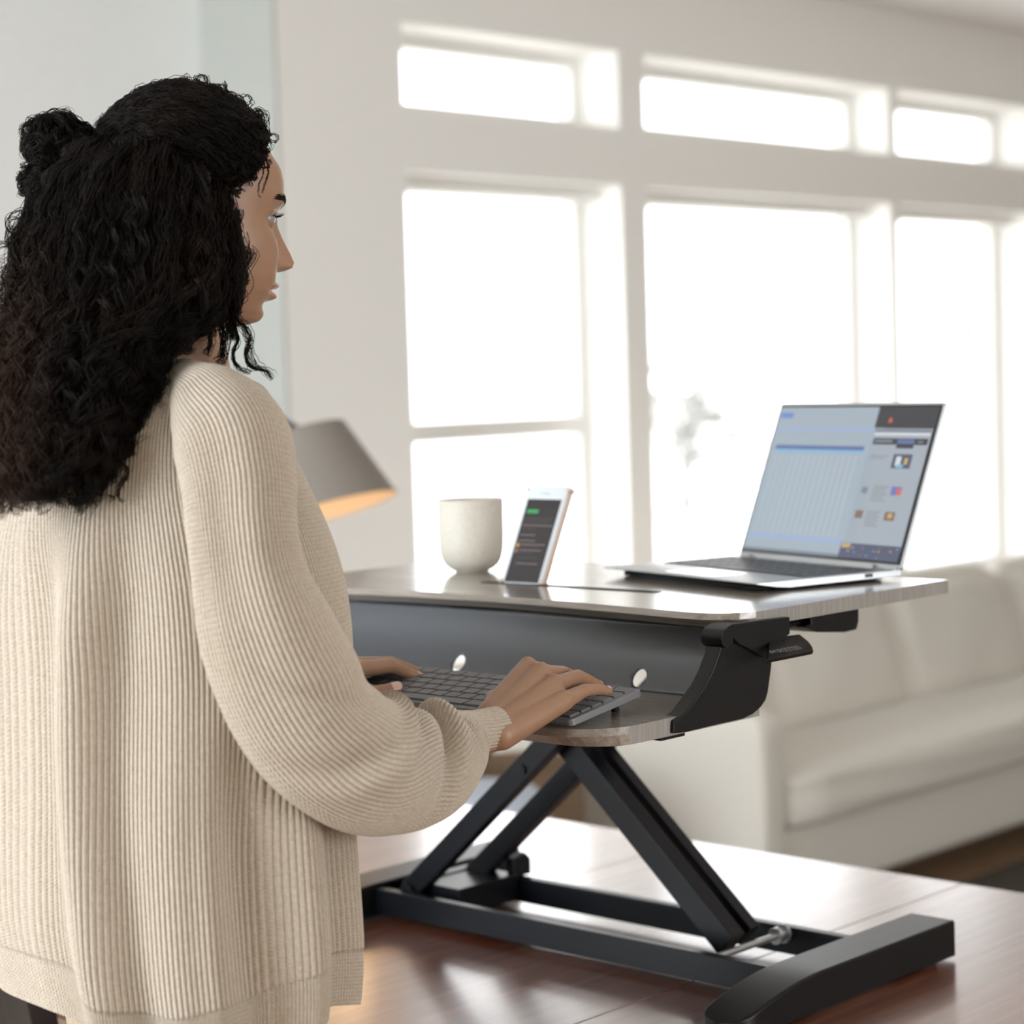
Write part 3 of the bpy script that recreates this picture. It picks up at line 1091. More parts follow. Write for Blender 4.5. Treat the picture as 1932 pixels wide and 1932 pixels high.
# ------------------------------------------------------------------ phone leaning in the slot
pc = (onz(942, 1101, ZD)+onz(1030, 1105, ZD))/2
ph = empty('phone', (2.012, float(pc[1])+.006, ZD+.0006), 0, 'white smartphone in a clear rose case standing upright in the worksurface slot', 'phone')
best = None
for k in range(50, 100):
    a = math.radians(k)
    p = np.array([2.012+math.cos(a)*.134, pc[1], ZD+math.sin(a)*.134]); d = p-CAM; z = d@fw
    e = abs(CY-F*(d@UP)/z-918)
    if best is None or e < best[0]: best = (e, a)
sp = best[1]
print('phone tilt', math.degrees(sp))
PW, PH = .069, .134
pm = Matrix(((math.sin(sp), 0, math.cos(sp), 0), (0, 1, 0, 0), (-math.cos(sp), 0, math.sin(sp), 0), (0, 0, 0, 1))) @ Matrix.Translation((0, -PW/2, 0))
bm = bmesh.new(); prism(bm, rrect(0, 0, PW, PH, .009), 0, .0004, .0075, M=pm)
from_bm('body', bm, cols['ph_white'], ph, bevel=.001)
bm = bmesh.new(); prism(bm, rrect(-.0016, -.0005, PW+.0016, PH+.0016, .011), 0, .002, .0095, M=pm)
for y in (.0, PW):
    for z in (.004, PH-.004):
        tube(bm, pm @ Vector((-.0004, y+(.0005 if y else -.0005), z)), pm @ Vector((.0098, y, z)), .0035, .0035, 12)
from_bm('case', bm, mat('rose_translucent_case', (.62, .47, .38), .3), ph, bevel=.0006)
R = [(.04, .125, .96, 1.0, 'ph_black', 1), (.11, .235, .42, .275, 'green', 2), (.70, .245, .74, .26, 'pdim', 2), (.84, .245, .88, .26, 'pdim', 2), (.40, .06, .60, .066, 'mid', 2), (.33, .058, .355, .07, 'mid', 2)]  # the large dark rect is the phone page's own black
for v, a, b, c in ((.32, .1, .9, 'pdim'), (.345, .1, .85, 'pdim'), (.37, .1, .8, 'pdim'), (.40, .1, .92, 'ptxt'), (.44, .1, .5, 'pdim'), (.50, .1, .52, 'ptxt'), (.56, .1, .56, 'ptxt'), (.60, .2, .86, 'ptxt'), (.62, .2, .7, 'pdim'),
                   (.66, .2, .80, 'ptxt'), (.685, .2, .6, 'pdim'), (.74, .2, .75, 'pdim'), (.80, .2, .8, 'ptxt')):
    R.append((a, v, b, v+.010, c, 2))
R += [(.08, .595, .17, .635, 'orange', 3), (.08, .655, .17, .695, 'brown', 3)]
display('screen', ph, pm @ Matrix.Translation((.0004, .003, .002)), PW-.006, PH-.004, R, 'ph_white')

# ------------------------------------------------------------------ mug
M_mug = noise_mat('speckled_cream_stoneware', (.50, .46, .39), (.60, .56, .48), 260, .55)
mc = onz(891, 1078, ZD)
mug = empty('mug', (mc[0], mc[1], ZD), 0, 'handleless cream stoneware cup standing beside the phone', 'mug')
bm = bmesh.new()
rr_ = .0445
prof = [(0, .004), (.018, .003), (.021, 0), (.0225, 0), (.0230, .0015), (.0295, .0045), (.0365, .0105), (.0410, .019), (.0435, .031), (rr_, .046), (rr_+.0003, .098), (rr_-.0005, .0992), (rr_-.0015, .098), (rr_-.003, .055), (.036, .026), (.02, .013), (0, .011)]
lathe(bm, prof, 72)
from_bm('cup', bm, M_mug, mug, smooth=True)

# ------------------------------------------------------------------ the woman
PC = at(325, 1000, 2.12)
woman = empty('person', (PC[0], PC[1], 0), 0, 'woman with dark curly half-up hair and cream ribbed-knit sweater, standing and typing', 'person')
PO = np.array([PC[0], PC[1], 0.0])
PSI = math.radians(-13)
f_b = np.array([math.cos(PSI), math.sin(PSI), 0])
rt = np.array([math.sin(PSI), -math.cos(PSI), 0])
bk = -f_b
RH = np.array([RT[0], RT[1], 0]); RH /= np.linalg.norm(RH)
FH = np.array([fw[0], fw[1], 0]); FH /= np.linalg.norm(FH)


def ss(x, a, b):
    t = np.clip((x-a)/(b-a), 0, 1)
    return t*t*(3-2*t)


# skin -----------------------------------------------------------------
M_skin = noise_mat('warm_brown_skin', (.29, .163, .098), (.325, .183, .112), 60, .42, sss=.12, bump=.05, bdist=.0004)
t_ = NT(M_skin)
M_lip = mat('rose_lips', (.38, .13, .105), .35, sss=.1)
M_nail = mat('pale_pink_nail', (.62, .42, .36), .22)


class Org:
    """limbs as tapering capsules, fused into one continuous surface"""
    def __init__(s): s.bm = bmesh.new()

    def ball(s, p, r, sc=None):
        M = Matrix.Translation(Vector(p))
        if sc is not None: M = M @ sc
        bmesh.ops.create_icosphere(s.bm, subdivisions=3, radius=r, matrix=M)

    def bone(s, p0, p1, ra, rb):
        tube(s.bm, p0, p1, ra, rb, 18)
        s.ball(p0, ra*.995); s.ball(p1, rb*.995)

    def chain(s, pts):
        for (p, r), (q, r2) in zip(pts[:-1], pts[1:]): s.bone(p, q, r, r2)

    def done(s, voxel, it, fac=.5):
        me = D.meshes.new('tmp'); s.bm.to_mesh(me); s.bm.free()
        o = D.objects.new('tmp', me); COL.objects.link(o)
        m = o.modifiers.new('r', 'REMESH'); m.mode = 'VOXEL'; m.voxel_size = voxel; m.adaptivity = 0
        k = o.modifiers.new('s', 'SMOOTH'); k.factor = fac; k.iterations = it
        dg = bpy.context.evaluated_depsgraph_get()
        r = D.meshes.new_from_object(o.evaluated_get(dg))
        D.objects.remove(o)
        V = np.zeros(len(r.vertices)*3, np.float32); r.vertices.foreach_get('co', V)
        Fq = np.zeros(len(r.loops), np.int32); r.loops.foreach_get('vertex_index', Fq)
        tot = np.zeros(len(r.polygons), np.int32); r.polygons.foreach_get('loop_total', tot)
        assert (tot == 4).all()
        D.meshes.remove(r)
        return V.reshape(-1, 3), Fq.reshape(-1, 4)


def A(px, py, d): return at(px, py, d)


parts = []
# right hand
g = Org()
el_R = A(612, 1392, 1.985); wr_R = A(936, 1376, 2.14)
mc_ = {'i': A(996, 1262, 2.238), 'm': A(1021, 1272, 2.222), 'r': A(1045, 1294, 2.206), 'p': A(1064, 1322, 2.192)}
ws = {'i': A(926, 1350, 2.165), 'm': A(933, 1362, 2.155), 'r': A(940, 1376, 2.14), 'p': A(946, 1388, 2.128)}
rad = {'i': (.0155, .0118), 'm': (.0165, .0120), 'r': (.0165, .0115), 'p': (.0150, .0108)}
g.chain([(el_R, .034), (A(760, 1430, 2.055), .029), (A(860, 1402, 2.105), .0235), (wr_R, .0200)])
for k in 'imrp': g.bone(ws[k], mc_[k], *rad[k])
g.bone(A(950, 1360, 2.16), A(1030, 1312, 2.205), .016, .0125)
fr = {'m': [(mc_['m'], .0103), (A(1063, 1271, 2.268), .0082), (A(1090, 1282, 2.290), .0070), (A(1108, 1295, 2.30), .0060)],
      'i': [(mc_['i'], .0103), (A(1034, 1268, 2.288), .0082), (A(1062, 1282, 2.315), .0070), (A(1078, 1294, 2.325), .0060)],
      'r': [(mc_['r'], .0100), (A(1090, 1277, 2.255), .0080), (A(1114, 1286, 2.275), .0068), (A(1130, 1295, 2.283), .0059)],
      'p': [(mc_['p'], .0095), (A(1104, 1302, 2.222), .0070), (A(1129, 1300.5, 2.238), .0060), (A(1147, 1303, 2.248), .0052)]}
for k in fr: g.chain(fr[k])
g.chain([(A(930, 1352, 2.17), .0150), (A(940, 1326, 2.215), .0125), (A(931, 1318, 2.235), .0095), (A(960, 1312, 2.285), .0085), (A(985, 1312, 2.31), .0072)])
for k, dz in (('i', .001), ('m', .0012), ('r', .0002)):
    g.ball(mc_[k]+UP*.0035, .0095)
parts.append(g.done(.0013, 13))
# left hand
g = Org()
wr_L = A(618, 1296, 2.38); el_L = np.array([1.40, 1.98, 1.10])
mi, mm, mr, mp = A(672, 1263, 2.415), A(668, 1256, 2.435), A(664, 1258, 2.455), A(660, 1262, 2.475)
g.chain([(el_L, .036), (wr_L, .020)])
for q, e in ((mi, 0), (mm, .012), (mr, .024), (mp, .034)):
    g.bone(wr_L+FH*e*.8, q, .016, .0115)
g.chain([(mi, .0105), (A(736, 1256, 2.450), .0085), (A(766, 1269, 2.468), .0074), (A(789, 1277, 2.476), .0064)])
g.chain([(mm, .0105), (A(738, 1252, 2.478), .0083), (A(768, 1262, 2.497), .0072), (A(790, 1269, 2.505), .0062)])
g.chain([(mr, .0100), (A(728, 1252, 2.500), .0080), (A(756, 1262, 2.52), .0070), (A(776, 1269, 2.53), .0060)])
g.chain([(mp, .0095), (A(706, 1258, 2.51), .0072), (A(730, 1264, 2.53), .0062), (A(746, 1268, 2.54), .0054)])
g.chain([(wr_L, .0165), (A(668, 1306, 2.385), .0135), (A(706, 1310, 2.392), .0100), (A(745, 1300, 2.402), .0078)])
parts.append(g.done(.0013, 13))
# trunk, legs, neck under the clothes
HA, HP = math.radians(-21), math.radians(9)
hf = np.array([math.cos(HA)*math.cos(HP), math.sin(HA)*math.cos(HP), -math.sin(HP)])
hl = np.array([-math.sin(HA), math.cos(HA), 0])
hu = np.cross(hf, hl)
HS = .905
HO = at(552, 497, 2.14+.113*HS*float(hf@fw)) - HS*(hf*.1135+hu*(-.037))


def H(f, l, u): return HO+HS*(hf*f+hl*l+hu*u)


g = Org()
nk = A(330, 690, 2.12)
g.chain([(H(-.022, 0, -.03), .050), (H(-.03, 0, -.085), .049), (nk-UP*.01, .056), (PO+np.array([0, 0, 1.34]), .085), (PO+np.array([0, 0, 1.15]), .095), (PO+np.array([0, 0, .95]), .10)])
shR = A(445, 805, 1.99)
shL = PO+np.array([0, 0, 1.385])-rt*.155
shR = A(430, 810, 2.0)
g.bone(PO+np.array([0, 0, 1.36]), shR, .06, .036)
g.chain([(shR, .036), (A(468, 1060, 1.955), .036), (A(530, 1260, 1.965), .036), (el_R, .034)])
g.bone(PO+np.array([0, 0, 1.36]), shL, .06, .045)
g.bone(shL, el_L, .042, .036)
for sg in (-1, 1):
    hip = PO+rt*sg*.085+np.array([0, 0, .92]); kn = PO+rt*sg*.095+f_b*.03+np.array([0, 0, .50]); an = PO+rt*sg*.10+np.array([0, 0, .09])
    g.chain([(hip, .085), (kn, .052), (an, .035)])
    g.chain([(an-f_b*.03+np.array([0, 0, -.045]), .032), (an+f_b*.11+np.array([0, 0, -.06]), .026)])
parts.append(g.done(.006, 4))
# head: horizontal sections from chin to crown
us = np.array([-.118, -.114, -.107, -.098, -.088, -.075, -.06, -.045, -.03, -.012, 0, .014, .03, .045, .06, .078, .092, .104, .113, .118])
Fp = np.array([.048, .062, .0755, .081, .0825, .0875, .0895, .0885, .0855, .0835, .0825, .0855, .0900, .0885, .0830, .0670, .0500, .0330, .0150, -.003])
Bp = np.array([.010, -.005, -.018, -.03, -.045, -.060, -.072, -.082, -.090, -.096, -.099, -.101, -.102, -.100, -.096, -.086, -.070, -.050, -.026, -.001])
Wp = np.array([.012, .022, .033, .041, .0485, .0555, .061, .0645, .067, .069, .0705, .072, .0735, .074, .0730, .0675, .0575, .043, .0245, .001])
NR, NC = 300, 340
tt = np.linspace(0, 1, NR)
uu = -.118+.236*(.5-.5*np.cos(np.pi*(tt*.96+.02)))
uu = (uu-uu[0])/(uu[-1]-uu[0])*.236-.118
sp_ = lambda tab: np.interp(uu, us, tab)
def smooth1(a, n=9):
    k = np.hanning(n+2)[1:-1]; k /= k.sum()
    p = np.pad(a, n//2, mode='edge')
    return np.convolve(p, k, 'valid')
Fu, Bu, Wu = (smooth1(sp_(tab), 11) for tab in (Fp, Bp, Wp))
ph_ = np.linspace(-np.pi, np.pi, NC, endpoint=False)
ph_ = ph_ - .45*np.sin(ph_)             # more columns towards the face
U2, P2 = np.meshgrid(uu, ph_, indexing='ij')
cosp, sinp = np.cos(P2), np.sin(P2)
fcen = ((Fu+Bu)/2)[:, None]; hfr = ((Fu-Bu)/2)[:, None]; wv = Wu[:, None]
ex_front = np.interp(uu, [-.118, -.09, -.05, .03, .118], [1.0, 1.02, .88, .84, 1.0])[:, None]
ef = np.where(cosp > 0, ex_front, 1.0)
ff = fcen+hfr*np.sign(cosp)*np.abs(cosp)**ef
ll_ = wv*np.sign(sinp)*np.abs(sinp)**np.where(cosp > 0, .92, 1.0)
front = ss(cosp, .0, .35)
G = lambda l0, u0_, rl, ru: np.exp(-((np.abs(ll_)-l0)/rl)**2-((U2-u0_)/ru)**2)
nose_h = np.interp(U2, [-.056, -.051, -.047, -.042, -.036, -.028, -.015, 0, .012, .022], [0, .004, .0165, .0255, .0280, .0245, .0165, .0085, .0035, 0])
nose_w = np.interp(U2, [-.05, -.036, -.02, .0, .02], [.0115, .0118, .0088, .0078, .011])
disp = nose_h*np.exp(-(np.abs(ll_)/nose_w)**2.2)
disp += .0085*G(.0130, -.0425, .0058, .0062)
disp += -.0100*G(.030, .002, .0135, .0100) + .0035*G(.028, .024, .020, .007) + .0075*G(.038, -.030, .020, .018)
disp += .0115*G(0, -.0650, .0175, .0050) + .0125*G(0, -.0775, .0155, .0058) - .0032*G(0, -.0713, .0230, .0016)
disp += -.0035*G(.0245, -.071, .004, .004) - .0030*G(0, -.0885, .016, .0045) + .0060*G(0, -.103, .017, .011)
disp += -.0018*G(0, -.058, .0035, .004) + .0040*G(.033, -.062, .014, .018)
ff = ff+disp*front
Vh = HO+HS*(ff[..., None]*hf+ll_[..., None]*hl+U2[..., None]*hu)
i = np.arange(NR-1)[:, None]; j = np.arange(NC)[None, :]
fq = np.stack([i*NC+j, i*NC+(j+1) % NC, (i+1)*NC+(j+1) % NC, (i+1)*NC+j], -1).reshape(-1, 4)
lipm = ((front > .5) & (((ll_/.0215)**2+((U2+.0712)/np.where(U2 > -.0712, .0088, .0108))**2) < 1) & (U2 < -.0712+.0085-.0016*np.exp(-(ll_/.004)**2)))
lipf = lipm[:-1].reshape(-1)
parts.append((Vh.reshape(-1, 3), fq))
n_head = len(parts)-1
# eyelids, as shells over the eyes
eyes = []
for sgn in (-1, 1):
    ec = H(.0635, sgn*.0300, .0035)
    ed = hf*.97+hl*sgn*.14-hu*.06; ed /= np.linalg.norm(ed)
    es = np.cross(hu, ed); es /= np.linalg.norm(es)
    eu = np.cross(ed, es)
    eyes.append((ec, ed, es, eu))
    for a0, a1 in ((14, 105), (-100, -17)):
        nA, nB = 14, 26
        al = np.radians(np.linspace(a0, a1, nA))[:, None]; be = np.radians(np.linspace(-86, 86, nB))[None, :]
        sq = np.cos(be*1.0)**.45
        al2 = np.sign(a0+a1)*np.abs(al)*1.0
        edge = 1-.75*(1-sq)*(1-(np.abs(al)-abs(math.radians(min(abs(a0), abs(a1)))))/math.radians(90))
        al2 = al*edge
        r_ = .0129*HS/.905
        P = ec+r_*((np.cos(al2)*np.cos(be))[..., None]*ed+(np.cos(al2)*np.sin(be))[..., None]*es+(np.sin(al2)*np.ones_like(be))[..., None]*eu)
        ii = np.arange(nA-1)[:, None]; jj = np.arange(nB-1)[None, :]
        q = np.stack([ii*nB+jj, ii*nB+jj+1, (ii+1)*nB+jj+1, (ii+1)*nB+jj], -1).reshape(-1, 4)
        parts.append((P.reshape(-1, 3), q))
# nails: little curved plates on the fingertips
def nail(tip, prev, up, w_=.0042, L=.0075, r=.0060):
    d = tip-prev; d = d/np.linalg.norm(d)
    s = np.cross(d, up); s /= np.linalg.norm(s); n = np.cross(s, d)
    nA, nB = 7, 9
    P = np.zeros((nA, nB, 3))
    for a in range(nA):
        for b in range(nB):
            q = (b/(nB-1)-.5)*2
            ww = w_*(1 if a < nA-2 else (.85 if a == nA-2 else .6))
            P[a, b] = tip+d*(-.0045+L*a/(nA-1))+s*ww*q+n*(r*1.04-(q*ww)**2/(2*r)-.0014*(a/(nA-1))**2)
    ii = np.arange(nA-1)[:, None]; jj = np.arange(nB-1)[None, :]
    return P.reshape(-1, 3), np.stack([ii*nB+jj, ii*nB+jj+1, (ii+1)*nB+jj+1, (ii+1)*nB+jj], -1).reshape(-1, 4)


n_nail0 = len(parts)
upv = UP*.9-fw*.35
for k in 'imrp':
    parts.append(nail(fr[k][-1][0], fr[k][-2][0], upv, r=fr[k][-1][1]+.0003))
parts.append(nail(A(745, 1300, 2.402), A(706, 1310, 2.392), UP*.55-fw*.8, w_=.0056, L=.0115, r=.0080))
parts.append(nail(A(789, 1277, 2.476), A(766, 1269, 2.468), upv, r=.0066))
VV, FF, MI = [], [], []
off = 0
for k, (v, f) in enumerate(parts):
    VV.append(v-PO); FF.append(f+off); off += len(v)
    MI.append(lipf.astype(np.int32) if k == n_head else np.full(len(f), 2 if k >= n_nail0 else 0, np.int32))
me = fast_mesh('body', np.concatenate(VV), np.concatenate(FF))
me.polygons.foreach_set('material_index', np.concatenate(MI))
body = link('body', me, [M_skin, M_lip, M_nail], woman)
# eyes
M_eye = mat('eye_white', (.24, .25, .26), .25); M_iris = mat('brown_iris', (.06, .03, .015), .1)
for ec, ed, es, eu in eyes:
    bm = bmesh.new()
    bmesh.ops.create_icosphere(bm, subdivisions=4, radius=.0118*HS/.905, matrix=Matrix.Translation(ec-PO))
    gz = Vector(ed*.95+es*.0-eu*.12).normalized()
    for f in bm.faces:
        if (f.calc_center_median()-Vector(ec-PO)).normalized().dot(gz) > .87: f.material_index = 1
    from_bm('eye', bm, [M_eye, M_iris], woman, smooth=True)


def strands(name, paths, rad0, rad1, m, parent, sides=3, base=None):
    """paths N x P x 3 (world) -> one mesh of fine tapering tubes"""
    blocks_v, blocks_f, off = [], [], 0
    if base:
        for v, f in base:
            blocks_v.append(v-PO); blocks_f.append(f+off); off += len(v)
    for P in (paths if isinstance(paths, list) else [paths]):
        N, K = P.shape[:2]
        T = np.gradient(P, axis=1); T /= np.linalg.norm(T, axis=2, keepdims=True)+1e-9
        ref = np.array([.31, .52, .79])
        n1 = np.cross(T, ref); n1 /= np.linalg.norm(n1, axis=2, keepdims=True)+1e-9
        n2 = np.cross(T, n1)
        rr = np.interp(np.linspace(0, 1, K), [0, .7, 1], [rad0, rad0, rad1])[None, :, None]
        ring = []
        for s in range(sides):
            a = 2*math.pi*s/sides
            ring.append(P+rr*(math.cos(a)*n1+math.sin(a)*n2))
        V = np.stack(ring, 2)                      # N K S 3
        idx = np.arange(N*K*sides).reshape(N, K, sides)
        a = idx[:, :-1, :]; b = np.roll(a, -1, 2); c = np.roll(idx[:, 1:, :], -1, 2); d = idx[:, 1:, :]
        blocks_f.append(np.stack([a, b, c, d], -1).reshape(-1, 4)+off)
        blocks_v.append(V.reshape(-1, 3)-PO); off += N*K*sides
    me = fast_mesh(name, np.concatenate(blocks_v), np.concatenate(blocks_f))
    return link(name, me, m, parent)


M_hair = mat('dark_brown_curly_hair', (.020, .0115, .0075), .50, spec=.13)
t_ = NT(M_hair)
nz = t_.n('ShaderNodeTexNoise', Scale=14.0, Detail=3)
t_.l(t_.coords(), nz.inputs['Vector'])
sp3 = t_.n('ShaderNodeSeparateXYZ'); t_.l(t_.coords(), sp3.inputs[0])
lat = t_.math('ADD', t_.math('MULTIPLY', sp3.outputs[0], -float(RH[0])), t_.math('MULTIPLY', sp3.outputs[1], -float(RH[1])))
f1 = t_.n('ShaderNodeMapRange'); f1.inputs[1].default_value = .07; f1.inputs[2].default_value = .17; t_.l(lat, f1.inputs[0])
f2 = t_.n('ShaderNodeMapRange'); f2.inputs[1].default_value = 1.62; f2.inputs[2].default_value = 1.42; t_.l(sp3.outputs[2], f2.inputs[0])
mxh = t_.n('ShaderNodeMixRGB'); mxh.inputs[2].default_value = (.085, .042, .026, 1)  # brown look of the side-lit lower-left hair, painted into its colour
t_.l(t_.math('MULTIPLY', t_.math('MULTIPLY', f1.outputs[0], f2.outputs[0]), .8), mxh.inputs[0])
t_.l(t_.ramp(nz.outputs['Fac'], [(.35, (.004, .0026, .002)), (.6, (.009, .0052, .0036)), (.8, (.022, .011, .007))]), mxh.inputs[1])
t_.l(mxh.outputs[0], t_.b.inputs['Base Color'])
# brows and lashes
br = []
for k in range(520):
    sgn = -1 if k % 2 else 1
    s = rng.random()
    l = .012+.037*s; u = .0225+.0075*math.sin(s*2.2)-.004*s*s+rng.normal(0, .0019)
    # surface height from the head grid
    def surf(l_, u_):
        ii = int(np.argmin(np.abs(uu-u_)))
        row = ll_[ii]; ok = cosp[ii] > 0
        jj = np.where(ok)[0][np.argmin(np.abs(row[ok]-l_))]
        return ff[ii, jj]
    p0 = H(surf(sgn*l, u)+.0003, sgn*l, u)
    l2, u2 = l+.0055, u+.0012*(1-2.2*s)
    p1 = H(surf(sgn*l2, u2)+.0010, sgn*l2, u2)
    br.append(np.linspace(p0, p1, 4))
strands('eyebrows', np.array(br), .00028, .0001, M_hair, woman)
la_ = []
for ec, ed, es, eu in eyes:
    for k in range(26):
        b = math.radians(-62+124*k/25+rng.normal(0, 1.5))
        a0 = math.radians(14)*(1-.75*(1-math.cos(b)**.45))
        r_ = .0130*HS/.905
        dd = math.cos(a0)*math.cos(b)*ed+math.cos(a0)*math.sin(b)*es+math.sin(a0)*eu
        p = ec+r_*dd
        dh = dd*.8+es*.25*np.sign(math.sin(b))
        la_.append(np.array([p+dh*.009*q+eu*(.0035*q*q-.0012*q) for q in np.linspace(0, 1, 6)]))
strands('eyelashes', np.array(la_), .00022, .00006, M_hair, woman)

# hair ------------------------------------------------------------------
def wob(n, K, amp, waves, r=rng):
    """smooth random wiggles n x K x 3"""
    t = np.linspace(0, 1, K)[None, :, None]
    o = np.zeros((n, K, 3))
    for w_ in waves:
        o += r.normal(0, 1, (n, 1, 3))*np.sin(2*math.pi*w_*t*(.8+.4*r.random((n, 1, 1)))+6.28*r.random((n, 1, 3)))
    return o*amp/len(waves)**.5


def hairs(center, n, spread, curlA, wl, own=.0012, tip=1.6):
    """center K x 3 -> n strands following one spiralling lock"""
    K = len(center)
    seg = np.linalg.norm(np.diff(center, axis=0), axis=1)
    s = np.concatenate([[0], np.cumsum(seg)])
    t = s/s[-1]
    T = np.gradient(center, axis=0); T /= np.linalg.norm(T, axis=1, keepdims=True)
    n1 = np.cross(T, RT*.4+UP*.2+fw); n1 /= np.linalg.norm(n1, axis=1, keepdims=True)
    n2 = np.cross(T, n1)
    ph0 = rng.random()*6.28
    ph = ph0+2*math.pi*s/wl*(1 if rng.random() < .5 else -1)
    amp = curlA*(.35+.65*ss(t, .05, .6))*(1+.4*(tip-1)*ss(t, .8, 1))
    off = rng.normal(0, 1, (n, 2))*spread
    dph = rng.normal(0, .35, (n, 1))
    rad_ = (off[:, 0:1]*(1-.35*t[None]+.5*ss(t, .85, 1)[None]))
    tan_ = (off[:, 1:2]*(1-.35*t[None]+.5*ss(t, .85, 1)[None]))
    X = amp[None]*np.cos(ph[None]+dph)+rad_
    Y = amp[None]*np.sin(ph[None]+dph)+tan_
    return center[None]+X[..., None]*n1[None]+Y[..., None]*n2[None]+wob(n, K, own, (3, 6, 9))


rows_ = np.array([  # py, left, right, depth, half depth of the hanging hair
    (262, 175, 400, 2.13, .060), (300, 140, 420, 2.12, .078), (345, 85, 432, 2.112, .086), (400, 62, 442, 2.105, .090), (450, 42, 448, 2.10, .092), (520, 34, 452, 2.09, .090),
    (590, 28, 428, 2.075, .082), (640, 18, 345, 2.05, .072), (690, 2, 300, 2.03, .064), (750, -14, 290, 2.01, .058), (820, -24, 258, 1.985, .050),
    (880, -24, 226, 1.968, .042), (925, -18, 190, 1.955, .034), (965, -8, 140, 1.95, .026)], float)


def loose(phi, rho, v0, v1, K):
    v = np.linspace(v0, v1, K)
    q = np.array([np.interp(v*(len(rows_)-1), np.arange(len(rows_)), rows_[:, c]) for c in range(5)]).T
    P = np.zeros((K, 3))
    for k in range(K):
        py, L_, R_, dc, hd = q[k]
        c = at((L_+R_)/2, py, dc)
        hw = (R_-L_)/2*dc/F
        P[k] = c+rho*(math.cos(phi)*hw*RH-math.sin(phi)*hd*FH)
    return P


paths60, paths40 = [], []
for k in range(400):
    if k < 290: phi = rng.uniform(-.25, math.pi+.25)
    else: phi = rng.uniform(math.pi, 2*math.pi)
    rho = rng.choice([.80, .90, .97, 1.02])+rng.normal(0, .02)
    v0 = rng.uniform(.0, .26); v1 = rng.uniform(.80, 1.0) if rng.random() < .75 else rng.uniform(.6, .85)
    if math.cos(phi) > .55:
        v1 = rng.uniform(.50, .72) if rng.random() < .5 else rng.uniform(.7, 1.0)
    c = loose(phi, rho, v0, v1, 60)
    c = c+wob(1, 60, .0035, (1, 2))[0]
    paths60.append(hairs(c, 22, .0032, rng.uniform(.0025, .0065), rng.uniform(.030, .055)))
# a few flyaway strands down the left edge and at the tips
for k in range(50):
    phi = math.pi-rng.uniform(-.5, .7); v0 = rng.uniform(.15, .6)
    c = loose(phi, rng.uniform(.95, 1.04), v0, min(1, v0+rng.uniform(.12, .25)), 60)
    c = c-RT[None]*(.028*ss(np.linspace(0, 1, 60), 0, 1)*rng.uniform(.3, 1))[:, None]+wob(1, 60, .006, (1, 2))[0]
    paths60.append(hairs(c, 5, .0012, rng.uniform(.006, .011), rng.uniform(.035, .06)))
# ringlets falling at the cheek and on the neck
def lock(pts, n, spread, A_, wl, K=60):
    q = spline(pts, K)
    c = np.array([at(a, b, d) for a, b, d in q])
    paths60.append(hairs(c, n, spread, A_, wl, own=.0006))


for dx in range(7):
    lock([(425+dx*3, 395+dx*6, 2.075), (438+dx*2, 450, 2.062), (446+dx*1.5, 520, 2.055), (450-dx, 570, 2.055), (436, 610, 2.06), (425+dx*4, 640, 2.06)], 18, .0022, .0025, .05)
lock([(440, 560, 2.06), (446, 600, 2.055), (462, 618, 2.055), (473, 640, 2.055), (468, 668, 2.055), (474, 690, 2.055), (500, 700, 2.055), (513, 716, 2.055)], 26, .0017, .0012, .06)
lock([(430, 560, 2.065), (437, 605, 2.06), (446, 640, 2.06), (441, 668, 2.06), (452, 694, 2.06), (472, 706, 2.06)], 18, .0013, .0014, .05)
lock([(405, 560, 2.07), (412, 605, 2.065), (424, 645, 2.065), (424, 675, 2.065), (410, 688, 2.065)], 34, .0024, .0022, .05)
lock([(385, 560, 2.07), (392, 610, 2.06), (400, 650, 2.06), (392, 672, 2.06)], 24, .0020, .0022, .05)
lock([(430, 590, 2.07), (455, 612, 2.07), (466, 650, 2.07), (490, 690, 2.07), (508, 712, 2.07)], 8, .0022, .0022, .045)
for (x, y) in ((300, 640), (285, 650), (270, 700), (262, 740)):
    lock([(x, y, 2.03), (x+6, y+30, 2.01), (x-12, y+55, 2.0), (x+2, y+85, 1.995), (x-16, y+112, 1.99), (x+2, y+134, 1.985)], 12, .0016, .0045, .032)
# forehead tendrils
lock([(474, 288, 2.072), (490, 294, 2.076), (503, 306, 2.084), (507, 326, 2.086), (500, 350, 2.083), (494, 366, 2.078)], 5, .0006, .0008, .08, 60)
lock([(476, 284, 2.072), (488, 288, 2.075), (499, 304, 2.08), (498, 325, 2.08), (488, 350, 2.073), (487, 365, 2.073), (493, 373, 2.074)], 3, .0005, .0006, .08, 60)
# hair drawn back from the hairline to the bun
ec0 = np.array([-.020, 0, .032]); er = np.array([.0960, .0790, .0905])


def ell(p): return (np.array(p)-ec0)/er


def capP(q, k=1.0): return H(*(ec0+q*er*k))


